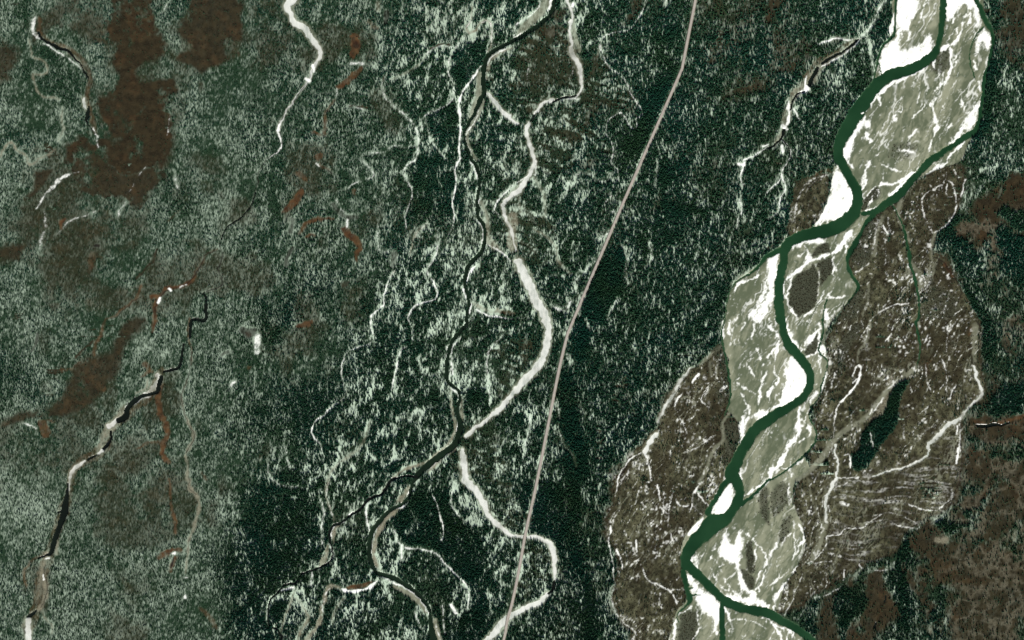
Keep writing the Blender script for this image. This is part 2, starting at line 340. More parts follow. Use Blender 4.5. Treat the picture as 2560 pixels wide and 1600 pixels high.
# ---- snow lying in thin lines (layer, width, strength, sheet line)
LINES = [
    # snow drifts and streaks on the gravel bars
    ('drift', 36, 1, '@3,0 1850,220,20 1800,370,30 1700,440,34 1610,500,24'), ('drift', 20, 1, '@3,0 1740,440 1730,560 1720,680 1650,800 1580,860'),
    ('drift', 18, 1, '@3,0 2090,560 2060,680'), ('drift', 30, 1, '@3,0 1985,770,12 2000,800,24 2010,880,20'),
    ('drift', 40, 1, '@3,0 1510,620,50 1350,700,34 1200,770,40 1080,850,48 1000,930,36 960,1050,32'), ('drift', 24, 1, '@3,0 1030,890 1050,950 1070,1000,14'),
    ('drift', 34, 1, '@3,0 1590,920,26 1550,980,36 1580,1100,36 1590,1200,42 1570,1280,22'), ('drift', 14, 1, '@3,0 1520,930 1440,1050 1360,1120'),
    ('drift', 30, 1, '@3,0 1190,1090 1200,1130'), ('drift', 12, 1, '@3,0 1450,870 1410,970'), ('drift', 12, .9, '@3,0 1830,910 1855,1030'), ('drift', 14, .9, '@3,0 1790,270 1780,330'),
    ('drift', 34, 1, '@3,0 1850,1340,40 1780,1420,30 1700,1500,36'), ('drift', 24, 1, '@3,0 1390,1220 1340,1300'), ('drift', 18, .9, '@3,0 1535,1320 1520,1420'),
    ('drift', 12, .9, '@3,0 1760,140 1760,220'), ('drift', 18, 1, '@3,0 1910,130 1890,240'), ('drift', 14, .8, '@3,0 1490,0 1460,110 1440,210'), ('drift', 30, .9, '@3,0 1330,200 1330,370'),
    ('drift', 14, .9, '@3,0 1180,1330 1100,1410 1000,1490'), ('drift', 30, .7, '@3,0 1250,1420 1390,1440'), ('drift', 16, .8, '@3,0 1940,580 1960,650'), ('drift', 22, .9, '@3,0 1580,540 1560,600 1585,660'),
    ('drift', 30, .9, '@3,0 930,1260 970,1330'), ('drift', 26, .8, '@3,0 1700,1200 1740,1180'),
    ('drift', 58, 1, '@3,1 960,0,66 920,120,60 885,290,30'), ('drift', 36, 1, '@3,1 1560,0,30 1480,60 1360,130,50 1200,220,44 1050,240,24 930,340,22'), ('drift', 36, 1, '@3,1 1300,200 1150,340'),
    ('drift', 38, 1, '@3,1 1700,20,44 1600,80 1480,140,26'), ('drift', 24, 1, '@3,1 920,478 1050,440 1100,400,12'), ('drift', 12, .9, '@3,1 1060,30 1150,70 1230,110 1350,90'),
    ('drift', 16, .9, '@3,1 950,440 980,360 1040,280 1040,350'), ('drift', 26, 1, '@3,1 740,0 780,50 820,90,14'),
    ('drift', 40, 1, '@3,1 350,820,34 380,930,48 300,1030,46 180,1130,40'), ('drift', 36, 1, '@3,1 380,950 600,890 700,800,60 790,680,80'), ('drift', 18, 1, '@3,1 610,900 622,1050'),
    ('drift', 20, 1, '@3,1 250,1080 200,1200 170,1300,22 230,1420,24 300,1512,26'), ('drift', 10, .9, '@3,1 450,960 480,1100 480,1240 440,1310'), ('drift', 20, 1, '@3,1 540,1220,12 460,1380,26 350,1480'),
    ('drift', 26, .9, '@3,1 620,1200 590,1300 760,1280'), ('drift', 30, .9, '@3,1 550,1400 560,1500'), ('drift', 14, .9, '@3,1 290,910 340,870'), ('drift', 16, 1, '@3,1 740,880 735,800'), ('drift', 10, 1, '@3,1 140,950 150,1100 140,1300'),
    ('drift', 14, 1, '@2,1 2380,1060 2200,1150,26 2130,1180,30 2120,1240,14'), ('drift', 18, 1, '@3,2 110,190 70,330 60,480 100,550 80,620,24'), ('drift', 22, 1, '@3,2 0,60 70,110 110,180'), ('drift', 14, .9, '@3,2 110,190 0,350'),
    ('drift', 50, .85, '@3,2 330,300 420,150 490,80,36'), ('drift', 36, 1, '@3,2 370,350 480,290 520,250 545,360,18'), ('drift', 10, .9, '@3,2 485,320 500,500'), ('drift', 20, 1, '@3,2 555,500 520,630,26 480,720'),
    ('drift', 44, 1, '@3,2 300,830,30 300,950,50 275,1100,44 180,1220,50 110,1360,54 20,1440,60 @2,3 2419,10,44 2200,150,36'), ('drift', 14, .9, '@3,2 300,930 360,970,26 390,1050 380,1100 290,1150'), ('drift', 20, .9, '@3,2 480,40 480,250'),
    ('drift', 28, .9, '@3,2 130,1400 220,1420 225,1500'), ('drift', 16, .8, '@3,2 80,1010 40,1060'), ('drift', 40, .9, '@3,2 0,720 40,640'), ('drift', 24, .9, '@3,2 460,680 400,780'), ('drift', 34, .8, '@3,2 420,1260 400,1330'),
    ('drift', 18, .9, '@3,2 440,1160 360,1290 200,1400'),
    ('drift', 10, .9, '@2,2 2200,20 2150,130 2150,260'), ('drift', 12, .9, '@2,2 2300,0 2270,170'), ('drift', 12, .9, '@2,2 2310,260 2370,430'), ('drift', 26, .9, '@2,2 2419,480 2350,620 2330,800'), ('drift', 18, .9, '@2,2 2250,450 2280,530'), ('drift', 16, .9, '@2,2 2160,700 2230,820 2240,880'), ('drift', 12, .8, '@2,2 2100,580 2200,650 2290,700'),
    ('drift', 16, 1, '@2,2 2060,0 2050,140'), ('drift', 22, .9, '@2,2 2000,40 1990,160'), ('drift', 12, .8, '@2,2 2050,1060 2150,1150'), ('drift', 30, 1, '@2,2 2140,1400 2160,1500'),
    ('drift', 16, .9, '@2,3 2160,460 2280,560 2380,680 2400,800 2330,900 2290,1070'), ('drift', 9, .9, '@2,3 1850,700 1950,800 2000,920 2080,1040 2200,1120'), ('drift', 9, .9, '@2,3 1870,820 1930,940 1990,1020 2130,1070'),
    ('drift', 22, .9, '@2,3 1900,520 1760,600 1690,720'), ('drift', 14, .9, '@2,3 2290,640 2300,760 2270,860'), ('drift', 30, .8, '@2,3 2000,1200 2060,1310'), ('drift', 12, .9, '@2,3 1740,1200 1760,1320 1760,1420 1720,1500'), ('drift', 14, .8, '@2,3 2060,1310 2250,1330 2400,1400'),
    ('drift', 30, .9, '@2,3 1540,1300 1530,1512'), ('drift', 14, .9, '@2,3 1580,1270 1700,1190'), ('drift', 30, .7, '@2,3 1900,1300 1940,1450'), ('drift', 10, .9, '@2,3 2400,830 2340,1000 2330,1060'),
    ('drift', 14, 1, '@3,3 200,0 195,80 210,180'), ('drift', 30, .9, '@3,3 290,400 335,520 320,600 230,740,16'), ('drift', 14, .9, '@3,3 240,370 250,560 230,760'), ('drift', 20, .9, '@3,3 80,600 20,710'), ('drift', 18, .9, '@3,3 200,850 100,930 0,1020'),
    ('drift', 40, .95, '@3,3 200,940,24 130,1030,40 70,1120,36 50,1240,40'), ('drift', 14, .9, '@3,3 220,500 130,590'), ('drift', 26, 1, '@3,3 60,1370 110,1450 130,1512'), ('drift', 14, 1, '@3,3 140,1400 190,1512'), ('drift', 12, 1, '@3,3 210,1420 280,1500'), ('drift', 20, .9, '@3,3 0,1290 60,1370 200,1410 320,1460'),
    ('drift', 14, .9, '@3,3 380,770 280,820 200,870'), ('drift', 34, 1, '@3,3 2419,1440 2360,1500'),
    # snow lines on the flats
    ('snow', 14, .9, '@2,2 1250,1240 1110,1320 1010,1480 @2,3 1000,40 980,150'), ('snow', 18, .9, '@2,2 1250,1250 1290,1360 1310,1490 @2,3 1310,20,8'), ('snow', 22, 1, '@2,2 1765,510 1700,590'), ('snow', 22, .95, '@2,2 1615,690 1570,740 1530,820'), ('snow', 9, .9, '@2,2 1860,590 1850,660 1790,750 1860,830'),
    ('snow', 12, .8, '@2,2 1550,850 1620,980 1650,1070'), ('snow', 9, .7, '@2,2 1900,1090 1740,1210 1600,1260'), ('snow', 26, .6, '@2,2 1810,540 1830,560'),
    ('snow', 14, .95, '@2,3 1780,20 1720,130 1700,240 1680,300'), ('snow', 12, .9, '@2,3 1750,120 1860,250'), ('snow', 10, .8, '@2,3 1710,240 1790,320'), ('snow', 16, .8, '@2,3 1550,180 1590,240 1680,240'), ('snow', 10, .8, '@2,3 1530,100 1490,220 1475,450'),
    ('snow', 20, 1, '@2,3 925,390 930,480 910,580,10 945,740,9 960,950,10'), ('snow', 16, 1, '@2,3 990,650,20 1030,760,14 1050,850,8'), ('snow', 11, .8, '@2,3 960,1010 940,1110 970,1230 1050,1340 1170,1440 1120,1512'), ('snow', 14, 1, '@2,3 1170,570,20 1180,680,10'), ('snow', 14, .95, '@2,3 1220,800 1250,890 1300,950,7 1390,990 1490,1050,22 1500,1070,12'), ('snow', 14, .9, '@2,3 1520,1090 1560,1160'), ('snow', 8, .7, '@2,3 1410,1060 1380,1150'), ('snow', 14, .8, '@2,3 1500,510 1530,600'),
    ('snow', 14, .9, '@2,3 1370,50 1400,190'), ('snow', 12, .7, '@2,3 1400,260 1480,320'),
    ('snow', 14, .7, '@3,1 1690,100 1660,220 1480,330 1455,430 1490,560 1560,690'), ('snow', 15, .8, '@3,1 1690,190 1745,220 1770,340 1770,470 1700,600,24 1580,690'), ('snow', 10, .8, '@3,1 1750,90 1780,140 1820,180'), ('snow', 14, .8, '@3,1 1865,180 1820,340'), ('snow', 10, .8, '@3,1 1690,200 1690,330 1750,350'), ('snow', 14, .7, '@3,1 1030,560 1015,700 990,850'), ('snow', 18, .9, '@3,1 1090,620 1130,700'), ('snow', 9, .7, '@3,1 1100,740 1115,930 1090,1010'), ('snow', 10, .9, '@3,1 870,780 910,850 970,880'), ('snow', 12, .7, '@3,1 1130,540 1150,640'),
    ('snow', 14, .8, '@3,1 1400,1350 1190,1370 1080,1420 1000,1490'), ('snow', 8, .7, '@3,1 1180,1340 1100,1370 1090,1410'), ('snow', 9, .8, '@3,1 1530,230 1570,290 1640,190'), ('snow', 16, .7, '@3,1 830,1060 950,980'),
    ('snow', 12, .95, '@3,2 1190,50 1160,130 1100,210'), ('snow', 20, .95, '@3,2 835,430,16 870,450,26 860,560,18 800,660,24 720,750,18 660,820,14 630,960,12 620,1120,12'), ('snow', 10, .8, '@3,2 830,440 800,530'), ('snow', 14, .8, '@3,2 1490,420 1505,580 1545,680'), ('snow', 9, .7, '@3,2 1550,690 1520,810 1440,890'), ('snow', 10, .7, '@3,2 1290,990 1280,1080 1300,1140'), ('snow', 10, .8, '@3,2 970,1060 990,1200'), ('snow', 9, .8, '@3,2 1330,590 1360,690'), ('snow', 14, .8, '@3,2 980,840 960,890'), ('snow', 12, .8, '@3,2 1090,740 990,870'),
    ('snow', 16, .9, '@3,2 1790,1000 1780,1080', ), ('snow', 14, .8, '@3,2 1808,950 1812,1180 1815,1300'), ('snow', 20, .9, '@3,2 1800,1210 1780,1350'), ('snow', 10, .7, '@3,2 1700,80 1690,300'), ('snow', 10, .7, '@3,2 1610,300 1680,470 1690,700'), ('snow', 14, .7, '@3,2 600,1220 615,1300 650,1310'), ('snow', 10, .8, '@3,2 950,60 930,160'), ('snow', 12, .7, '@3,2 630,500 600,640'), ('snow', 14, .7, '@3,2 860,540 800,600'), ('snow', 16, .8, '@3,2 720,1275 770,1280 780,1460'), ('snow', 10, .8, '@3,2 660,1490 860,1490'), ('snow', 12, .7, '@3,2 1240,1410 1440,1320'),
    ('snow', 11, .9, '@3,3 1100,300 940,410 900,450 730,460 690,510 570,530 550,600 530,650 450,740 380,790'), ('snow', 9, .7, '@3,3 1100,300 1230,330 1370,390 1440,450'), ('snow', 10, .9, '@3,3 330,880 300,960 250,1060 240,1130 150,1280'), ('snow', 8, .7, '@3,3 700,1000 560,1080 440,1120'), ('snow', 13, 1, '@3,3 1590,288 1480,280 1400,255 1330,235'), ('snow', 12, .8, '@3,3 1710,190 1650,250 1600,285'), ('snow', 30, .5, '@3,3 1740,100 1735,180'), ('snow', 16, .7, '@3,3 1160,390 1270,440 1420,460'), ('snow', 14, .9, '@3,3 725,850 715,940'), ('snow', 12, .9, '@3,3 860,800 890,840'), ('snow', 14, .8, '@3,3 575,240 585,290'),
    ('snow', 30, .6, '@3,3 690,215 760,240'), ('snow', 26, .5, '@3,3 580,690 690,720'), ('snow', 10, .7, '@3,3 440,780 600,770'), ('snow', 14, .6, '@3,3 960,860 1150,840 1190,770'), ('snow', 10, .7, '@3,3 630,70 720,50 770,0'),
    # snow edged creek west of the upper river
    ('snow', 15, .6, '@3,0 1110,0 1050,80 1000,200 935,300 860,355'), ('snow', 14, .5, '@3,0 930,330 960,450 990,640 1000,760'), ('snow', 14, .85, '@3,0 870,360 820,430,20 720,510,18 620,570,12 520,620,18 470,650'), ('snow', 26, .95, '@3,0 370,720,16 350,800,40 370,850,50 300,880,26 245,920,20'), ('snow', 34, .8, '@3,0 190,960 200,1080 175,1190,40'), ('snow', 10, .9, '@3,0 240,1020 300,1130'), ('snow', 14, .9, '@3,0 860,375 760,375 640,365 540,395,22 480,412'), ('snow', 12, .95, '@3,0 125,1320 200,1400 215,1480 200,1512'), ('snow', 26, .7, '@3,0 130,1380 140,1440'), ('snow', 40, .8, '@3,0 180,1220 140,1190'),
    ('snow', 15, 1, '@2,0 2419,1385 2300,1465 2200,1512 @2,1 2195,30 2180,90 2160,165 2185,240'), ('snow', 12, .9, '@2,1 2150,375 2165,480 2150,520'), ('snow', 12, .7, '@2,1 2135,550 2130,640'), ('snow', 12, .95, '@3,1 190,0 170,40 130,90 130,160 165,270 115,360 90,490 20,550'), ('snow', 10, .95, '@3,1 130,160 10,290 @2,1 2400,310,14'), ('snow', 26, .9, '@2,1 2140,40 2190,50'),
    ('snow', 12, .9, '@2,0 2419,1370 2360,1390'),
    # the white creek thins out to a dark thread
    ('snow', 16, .85, '@1,0 240,1140 205,1230,24 232,1320,16 238,1400,12 170,1460,9 100,1505,7'), ('creek', 9, 1, '@1,0 575,580 520,690 470,790 380,925 290,1050 230,1150 205,1215,8 235,1300 238,1400 170,1460 100,1500 @1,1 60,60 25,100 20,160 30,210 0,285 @0,1 2370,430'),
    ('creek', 9, .9, '@0,1 2070,810 2110,900 2060,1030,12 2100,1130 2090,1190 1950,1240'), ('snow', 26, .9, '@1,0 540,620 550,680,16'), ('snow', 30, .9, '@1,0 470,740 500,760'),
    # pale lines of the central wood
    ('snow', 9, .55, '@1,0 1860,445 1720,440 1640,480 1600,540'), ('tan', 12, .5, '@1,0 1640,480 1580,570 1500,640 1400,700 1280,760'), ('snow', 11, .6, '@1,0 1220,720 1190,800 1210,900 1280,980 1360,1050 1440,1120 1490,1180 1530,1290 1530,1430 1505,1512 @1,1 1430,50 1390,110 1420,180 1470,270,14 1475,350,18 1440,440,16 1410,530,18 1420,640'),
    ('tan', 16, .9, '@1,0 2045,60 2040,150 2010,230 1990,260 2020,315 2080,280 2130,210 2200,200 2230,300 2220,420 2190,490'), ('snow', 9, .7, '@1,0 2040,130 2010,230 1990,260'), ('snow', 9, .6, '@1,0 2130,210 2200,200 2232,300 2222,420 2190,490'), ('orange', 14, .5, '@1,0 2010,310 2080,285'),
    ('snow', 11, .5, '@1,0 1990,340 1900,440 1830,560 1820,680 1860,770 1870,880 1840,960 1750,1020 1620,1080 1560,1160 1570,1260'), ('snow', 8, .5, '@1,0 1600,1120 1640,1290 1700,1390 1790,1500'), ('snow', 7, .45, '@1,0 1500,1380 1400,1390 1300,1380 1200,1440 1050,1450 980,1500'), ('snow', 7, .45, '@1,0 870,1000 950,1010 1040,1050'), ('snow', 9, .6, '@1,0 770,840 765,920'),
    ('snow', 30, .9, '@1,0 2130,620,22 2060,720,36 2000,810,28 1940,890,24 1918,1000,28 1930,1120,24 1930,1300,22 1918,1430,18 1935,1490,18 @1,1 1920,0,18 1880,80,16 1890,180,14 1880,300,13 1850,400,14 1870,520,13 1850,640,10 1820,700,10'),
    ('snow', 22, .95, '@1,0 2160,820 2158,850'), ('olive', 54, .8, '@1,0 2110,700 2100,900 2050,1040 2020,1130,30'), ('tan', 40, .7, '@1,0 2419,450 2300,500 2220,570 2190,650,30 2180,760,26'), ('snow', 14, .7, '@1,0 2419,440 2300,490 2210,560 2185,640'),
    ('olive', 46, .8, '@1,0 2150,960,40 2080,1120,50 2010,1240,40 2000,1350,34 2050,1460,26 2080,1512'), ('snow', 16, .7, '@1,0 2110,1040 2060,1160 1990,1260 1985,1350,26 2030,1440,14'),
    ('snow', 16, .9, '@1,1 2030,20 2070,90 2085,180,10'), ('snow', 12, .9, '@1,1 2110,370 2090,430'), ('olive', 30, .7, '@1,1 2120,400 2170,490 2190,560'), ('snow', 10, .9, '@1,1 2090,560 2140,640 2145,720 2120,850'), ('snow', 18, .9, '@1,1 2080,990,16 2010,1080,26 1985,1170,18'), ('snow', 20, .9, '@1,1 1960,1210 1975,1270 1995,1320,8'), ('snow', 16, .9, '@1,1 2030,1360 2020,1450'), ('snow', 14, .9, '@1,1 2060,1400 2130,1440 2210,1480,16 2290,1480 2419,1505'), ('orange', 90, .6, '@1,1 2280,1430,40 2360,1440 2419,1450'), ('tan', 30, .5, '@1,1 2040,1350 2150,1410 2240,1440'),
    ('snow', 14, .85, '@1,1 2180,800,10 2260,840 2340,890,18 2410,960,12'), ('tan', 60, .5, '@1,1 2180,560 2200,760,70 2320,860'), ('snow', 12, .85, '@1,1 2419,265 2320,340 2250,450 2290,510,6'), ('tan', 90, .6, '@1,1 2419,500,120 2419,700 @2,1 0,860,60'),
    ('snow', 13, .75, '@1,1 1715,720 1710,860 1640,1000 1622,1060 1680,1160,16 1712,1250,18 1690,1320,14 1580,1350,20 1500,1380 1450,1450,20 1438,1512,18 @1,2 1475,80,12 1480,200,8'), ('snow', 13, .8, '@1,2 1420,250,8 1360,310 1330,440,16 1300,560,16 1280,670,8'), ('tan', 13, .8, '@1,1 1610,610 1510,700,18 1480,790 1450,950,8'), ('snow', 8, .5, '@1,1 1620,600 1540,660 1500,730'),
    ('snow', 14, .75, '@1,1 1320,1020,8 1260,1120,14 1210,1280 1200,1370,16 1110,1450,18 1088,1512,16 @1,2 1085,80,12 1110,150,6'), ('snow', 15, .75, '@1,2 1080,170,7 1070,220 900,280,7 830,360,8 810,470,16 830,620,12'), ('orange', 16, .5, '@1,2 860,660 800,760 720,810'), ('snow', 15, .8, '@1,2 830,740,6 700,830,14 650,900,16 560,960,14 525,1040,18 550,1120,18 610,1170,12 630,1260,14'),
    ('snow', 8, .55, '@1,1 1150,570 1150,800 1180,870 1250,860'), ('snow', 9, .5, '@1,1 750,360 790,450 830,490'), ('snow', 9, .5, '@1,1 1000,0 1100,110 1090,160 930,220 850,280'),
    ('snow', 10, .7, '@1,2 2330,150 2210,280 2180,420 2190,600 2210,770'), ('tan', 20, .6, '@1,2 1080,960 1000,1180 850,1310 760,1370 680,1500 @1,3 690,0,24 660,120,24 700,270,20 735,380,20'), ('snow', 9, .5, '@1,3 690,20 665,120 700,270 735,380'),
    ('tan', 30, .85, '@1,2 1840,640,24 1850,830,34 1880,980,26 1870,1080,24 1780,1210,24 1600,1350,26 1400,1410,50 1290,1500,30'), ('snow', 16, .9, '@1,2 1835,640 1910,700 1915,760,8'), ('snow', 12, .7, '@1,2 1895,860 1910,990,22 1870,1080'), ('tan', 34, .8, '@1,2 1890,1210 1750,1310 1620,1440'), ('snow', 9, .7, '@1,2 1880,1215 1750,1310 1650,1400'), ('snow', 20, 1, '@1,2 1800,250,16 1810,300 1798,360,20'), ('snow', 12, .9, '@1,2 1850,400 1858,510'), ('snow', 9, .8, '@1,2 1930,170 1850,270 1850,400 1830,560'), ('snow', 10, .7, '@1,2 1985,20 1990,70'), ('tan', 30, .6, '@1,2 1940,740 1940,860 1960,950'),
    ('tan', 60, .85, '@1,3 1450,60,40 1400,150,60 1330,215,40'), ('snow', 20, .95, '@1,3 1445,100 1430,170 1390,215'), ('tan', 64, .85, '@1,3 1370,270,50 1250,340,74 1170,460,50 1120,600,46 1115,740,50 1180,860,40'), ('snow', 22, .95, '@1,3 1390,250 1330,270'), ('snow', 9, .8, '@1,3 1160,420 1100,560 1090,700 1120,820 1180,890'),
    ('snow', 40, .98, '@1,3 1150,950,40 1080,1010,36 960,1050,30 850,1050,34 800,1030,20'), ('orange', 44, .9, '@1,3 1090,960,20 1000,1000,44 880,1020,40'), ('tan', 34, .85, '@1,3 790,1020 720,1000,40 665,1050,40 645,1150,34 610,1200,24'), ('tan', 40, .85, '@1,3 615,1190,40 615,1280,44 580,1380,44 510,1470,40 480,1512'), ('snow', 12, .8, '@1,3 620,1160 635,1230 615,1320'), ('snow', 12, .5, '@1,3 700,1020 660,1080 640,1150'),
    ('olive', 60, .9, '@1,3 1300,1000,20 1420,1060,54 1530,1140,54 1600,1240,36'), ('snow', 12, .95, '@1,3 1170,900 1290,970 1400,1010 1500,1080 1590,1180 1610,1230'), ('snow', 18, 1, '@1,3 1640,1210 1625,1250 1650,1290 1640,1310'), ('olive', 50, 1, '@1,3 1690,1320,40 1710,1420,50 1730,1512,60'), ('snow', 14, .6, '@1,3 1690,1320 1720,1430 1740,1512'),
    ('tan', 40, .8, '@1,3 790,420,26 730,480,44 735,600,24'), ('snow', 14, .9, '@1,3 830,400 740,430 708,490 715,560'), ('tan', 56, .7, '@1,3 680,620,30 660,720,60 600,820,50'), ('snow', 12, .8, '@1,3 690,600 722,660 722,720 670,790'), ('snow', 20, .7, '@1,3 960,290 880,330'), ('snow', 16, .9, '@1,3 1060,210 1040,280 1045,390 1080,490'), ('snow', 9, .7, '@1,3 600,170 640,300 620,440 630,580 610,620'), ('tan', 24, .7, '@1,3 1270,10 1220,80 1190,110'),
    ('snow', 14, .75, '@1,3 1310,480 1350,590 1430,640 1600,660 1700,700 1800,800,18 1900,910,16 1980,980 2015,1100 1990,1220,8'), ('snow', 8, .7, '@1,3 1670,140,16 1720,260 1770,480 1750,570'), ('snow', 9, .6, '@1,3 1900,20 1850,130 1855,250 1950,370'), ('snow', 14, .7, '@1,3 1380,620 1375,760'), ('snow', 20, .7, '@1,3 240,1040,24 350,1010'), ('tan', 18, .75, '@1,3 360,1040 320,1180 270,1300 240,1420'), ('tan', 24, .75, '@1,3 380,1110 480,1250 490,1320 430,1420 400,1500'), ('snow', 9, .7, '@1,3 130,1150 100,1280 115,1370'), ('snow', 9, .7, '@1,3 1760,1190 1780,1450'), ('snow', 9, .6, '@1,3 1490,1240 1560,1400'), ('snow', 30, .7, '@1,3 1850,1180 1890,1260'), ('snow', 12, .8, '@1,3 530,870 515,1000'), ('tan', 16, .6, '@1,3 830,1110 740,1250 720,1360'),
    ('snow', 9, .5, '@1,2 120,1320 110,1420 150,1500 @1,3 200,30 300,60 430,70'), ('snow', 9, .45, '@1,2 270,1180 320,1400'),
    # left of the road
    ('olive', 70, .75, '@2,0 320,30,90 240,150,80 120,250,70 60,320,40'), ('snow', 30, .95, '@2,0 370,0,40 340,110,24'), ('snow', 10, .8, '@2,0 270,0 240,80 140,170 40,240 20,340'), ('snow', 36, 1, '@2,0 140,290,20 90,330,36 20,360,20'), ('olive', 24, .6, '@2,0 560,80,40 590,330,40 640,480'), ('snow', 24, .9, '@2,0 580,30 575,60'),
    ('snow', 11, .75, '@2,0 1270,0,14 1240,90,22 1180,200,10 1100,280 950,310 860,350 835,430 860,530 920,640 1030,710 1090,800 1120,890 1180,970 1230,1050 1210,1100 1170,1130 1180,1190 1145,1220 1100,1180 1060,1090 1010,1070 920,1120 890,1200 890,1280 940,1350 960,1440 940,1512 @2,1 950,40 990,90 1000,170 960,250 930,350 880,410 890,480 970,490 980,520'),
    ('snow', 9, .55, '@2,1 460,400 510,320 540,210 620,130 740,130 800,190 880,200 940,130'), ('snow', 9, .5, '@2,0 160,640 140,720 150,760'), ('snow', 12, .5, '@2,0 580,620 570,680 530,730'), ('snow', 11, .7, '@2,0 640,930 560,935 480,940'), ('tan', 10, .6, '@2,0 840,430 800,540'), ('snow', 8, .5, '@2,0 1455,0 1450,60'),
    ('snow', 16, .7, '@2,1 230,0 225,130 200,140'), ('snow', 14, .7, '@2,1 160,140 0,250'), ('olive', 14, .5, '@2,1 60,330 80,500'), ('olive', 24, .45, '@2,1 210,170 300,330 310,500 290,540'), ('tan', 14, .6, '@2,1 200,650 330,730 410,820 440,960 560,1080'), ('snow', 9, .6, '@2,1 820,920 760,980 680,1060 600,1140 600,1210 630,1300 640,1480'), ('snow', 9, .6, '@2,1 860,800 830,900'), ('snow', 8, .45, '@2,1 1375,0 1370,110 1345,250'), ('snow', 8, .5, '@2,1 1050,820 1090,920 1070,1080 1110,1180'), ('snow', 8, .5, '@2,1 1300,770 1330,950'), ('snow', 8, .4, '@2,1 1760,870 1730,930'), ('snow', 8, .5, '@2,1 1000,1310 930,1430 900,1500'), ('snow', 30, .6, '@2,1 380,1380 500,1420 560,1330'), ('snow', 10, .7, '@2,1 830,750 910,680'),
    ('snow', 8, .6, '@2,2 410,780 440,850 445,920'), ('snow', 9, .55, '@2,2 450,1080 500,1190 580,1290 610,1400'), ('snow', 9, .6, '@2,2 700,0 735,90'), ('snow', 9, .6, '@2,2 520,330 550,400'), ('snow', 10, .7, '@2,2 170,900 160,1060 110,1220'), ('olive', 30, .8, '@2,2 1975,250,20 1900,310 1830,370,34 1780,430,20'), ('olive', 22, .6, '@2,2 1870,400 1880,520'),
    ('olive', 30, .85, '@2,2 2050,880,30 1990,980 2000,1130 1920,1210 1860,1330 1840,1420 1780,1512,26 @2,3 1760,40,20'), ('olive', 18, .7, '@2,2 2020,1150 2060,1270'),
    # wash channels of the eastern flats
    ('olive', 22, .8, '@3,2 970,0,14 930,200,26 860,290,16 840,400,10'), ('olive', 46, .85, '@3,2 1410,430,24 1330,510,34 1190,600,40 1100,700,44 960,880,50 870,960,40 720,1050,54 620,1140,56 520,1290,60 400,1420,44 270,1512,40'), ('tan', 70, .6, '@3,2 1180,500,24 1130,640,60 1060,860,80 950,940,40'), ('olive', 56, .7, '@3,1 1250,380 1240,560,30 1340,760,30'), ('olive', 54, .7, '@3,1 1360,960,20 1430,1100,60 1425,1260,30'), ('olive', 36, .9, '@3,2 1420,0 1425,80,16'), ('olive', 20, .75, '@3,1 1580,690,40 1540,820,18 1545,950,16 1500,1090,16'), ('olive', 18, .7, '@3,1 950,1180 940,1330 890,1480'), ('olive', 24, .6, '@3,1 1080,540,40 1020,720 1000,900'), ('olive', 60, .7, '@3,2 1960,60,60 1950,200,60 1955,400,20'),
    ('olive', 40, .85, '@3,3 552,390 500,580 440,700 390,780,24'), ('olive', 16, .6, '@3,3 390,0 410,180 500,400'), ('olive', 10, .6, '@3,3 880,850 790,950'), ('olive', 20, .6, '@3,3 530,60 545,120'),
    ('orange', 60, .42, '@0,2 1530,480,80 1420,700 1230,860,110 1030,1030,110 970,1220 800,1330 690,1420,70 @0,3 660,100,70 610,260,110 540,480,90 480,690,100 400,900,120 350,1200,90 260,1400,110'), ('tan', 20, .45, '@0,2 1180,800,70 1100,960,90 1000,1080,70 930,1220,50'),
    ('tan', 70, .45, '@3,0 870,360,40 700,500,70 520,610 400,760,90 250,900,80 190,1060,80 140,1250,90 60,1380,70'), ('orange', 70, .45, '@3,0 800,400 640,520 470,600,90 370,760 260,880'), ('orange', 44, .5, '@0,0 380,180 370,300 480,390 650,470 800,600 850,740 830,900 870,1100 900,1250'),
    # west: tan and orange stream banks
    ('tan', 16, .8, '@0,0 270,380 290,470 310,540 400,570 445,640 440,690 380,710 310,700 330,780 370,880 420,920 500,920 560,940'), ('tan', 20, .5, '@0,0 590,1020 585,1150 600,1230 550,1330'), ('tan', 18, 1, '@0,0 0,1480 50,1400 80,1350 130,1360 160,1420 230,1460 265,1512'), ('tan', 14, .8, '@0,0 350,1500 420,1480 480,1450 515,1410'), ('tan', 20, .8, '@0,1 250,0 290,40 350,10'),
    ('snow', 11, .9, '@0,0 400,410 460,430 540,490 640,545 700,600 790,650'), ('snow', 50, .6, '@0,0 330,170,60 310,300,40 400,370,40'), ('snow', 9, .9, '@0,0 880,1210 920,1300'), ('tan', 14, .7, '@0,0 640,500 720,560 800,660'),
    ('snow', 12, .5, '@0,0 1600,1100 1590,1230 1565,1290'), ('brown', 12, 1, '@0,0 1545,1300 1480,1330 1430,1420'), ('snow', 9, .5, '@0,0 1580,30 1545,110'), ('snow', 10, .6, '@0,0 905,1300 930,1400'),
    ('snow', 30, .65, '@0,1 740,120,16 640,140,34 560,190,44 510,250,34 430,320,20 380,410,16 340,460'), ('snow', 26, .45, '@0,1 420,480 430,620 385,760 375,880'), ('snow', 12, .5, '@0,1 900,490 750,540 640,590 530,710'), ('snow', 24, .5, '@0,1 1200,380 1140,460 1110,540'), ('snow', 14, .5, '@0,1 1640,100 1680,260'),
    ('snow', 10, .4, '@0,1 1380,50 1300,170 1200,330'),
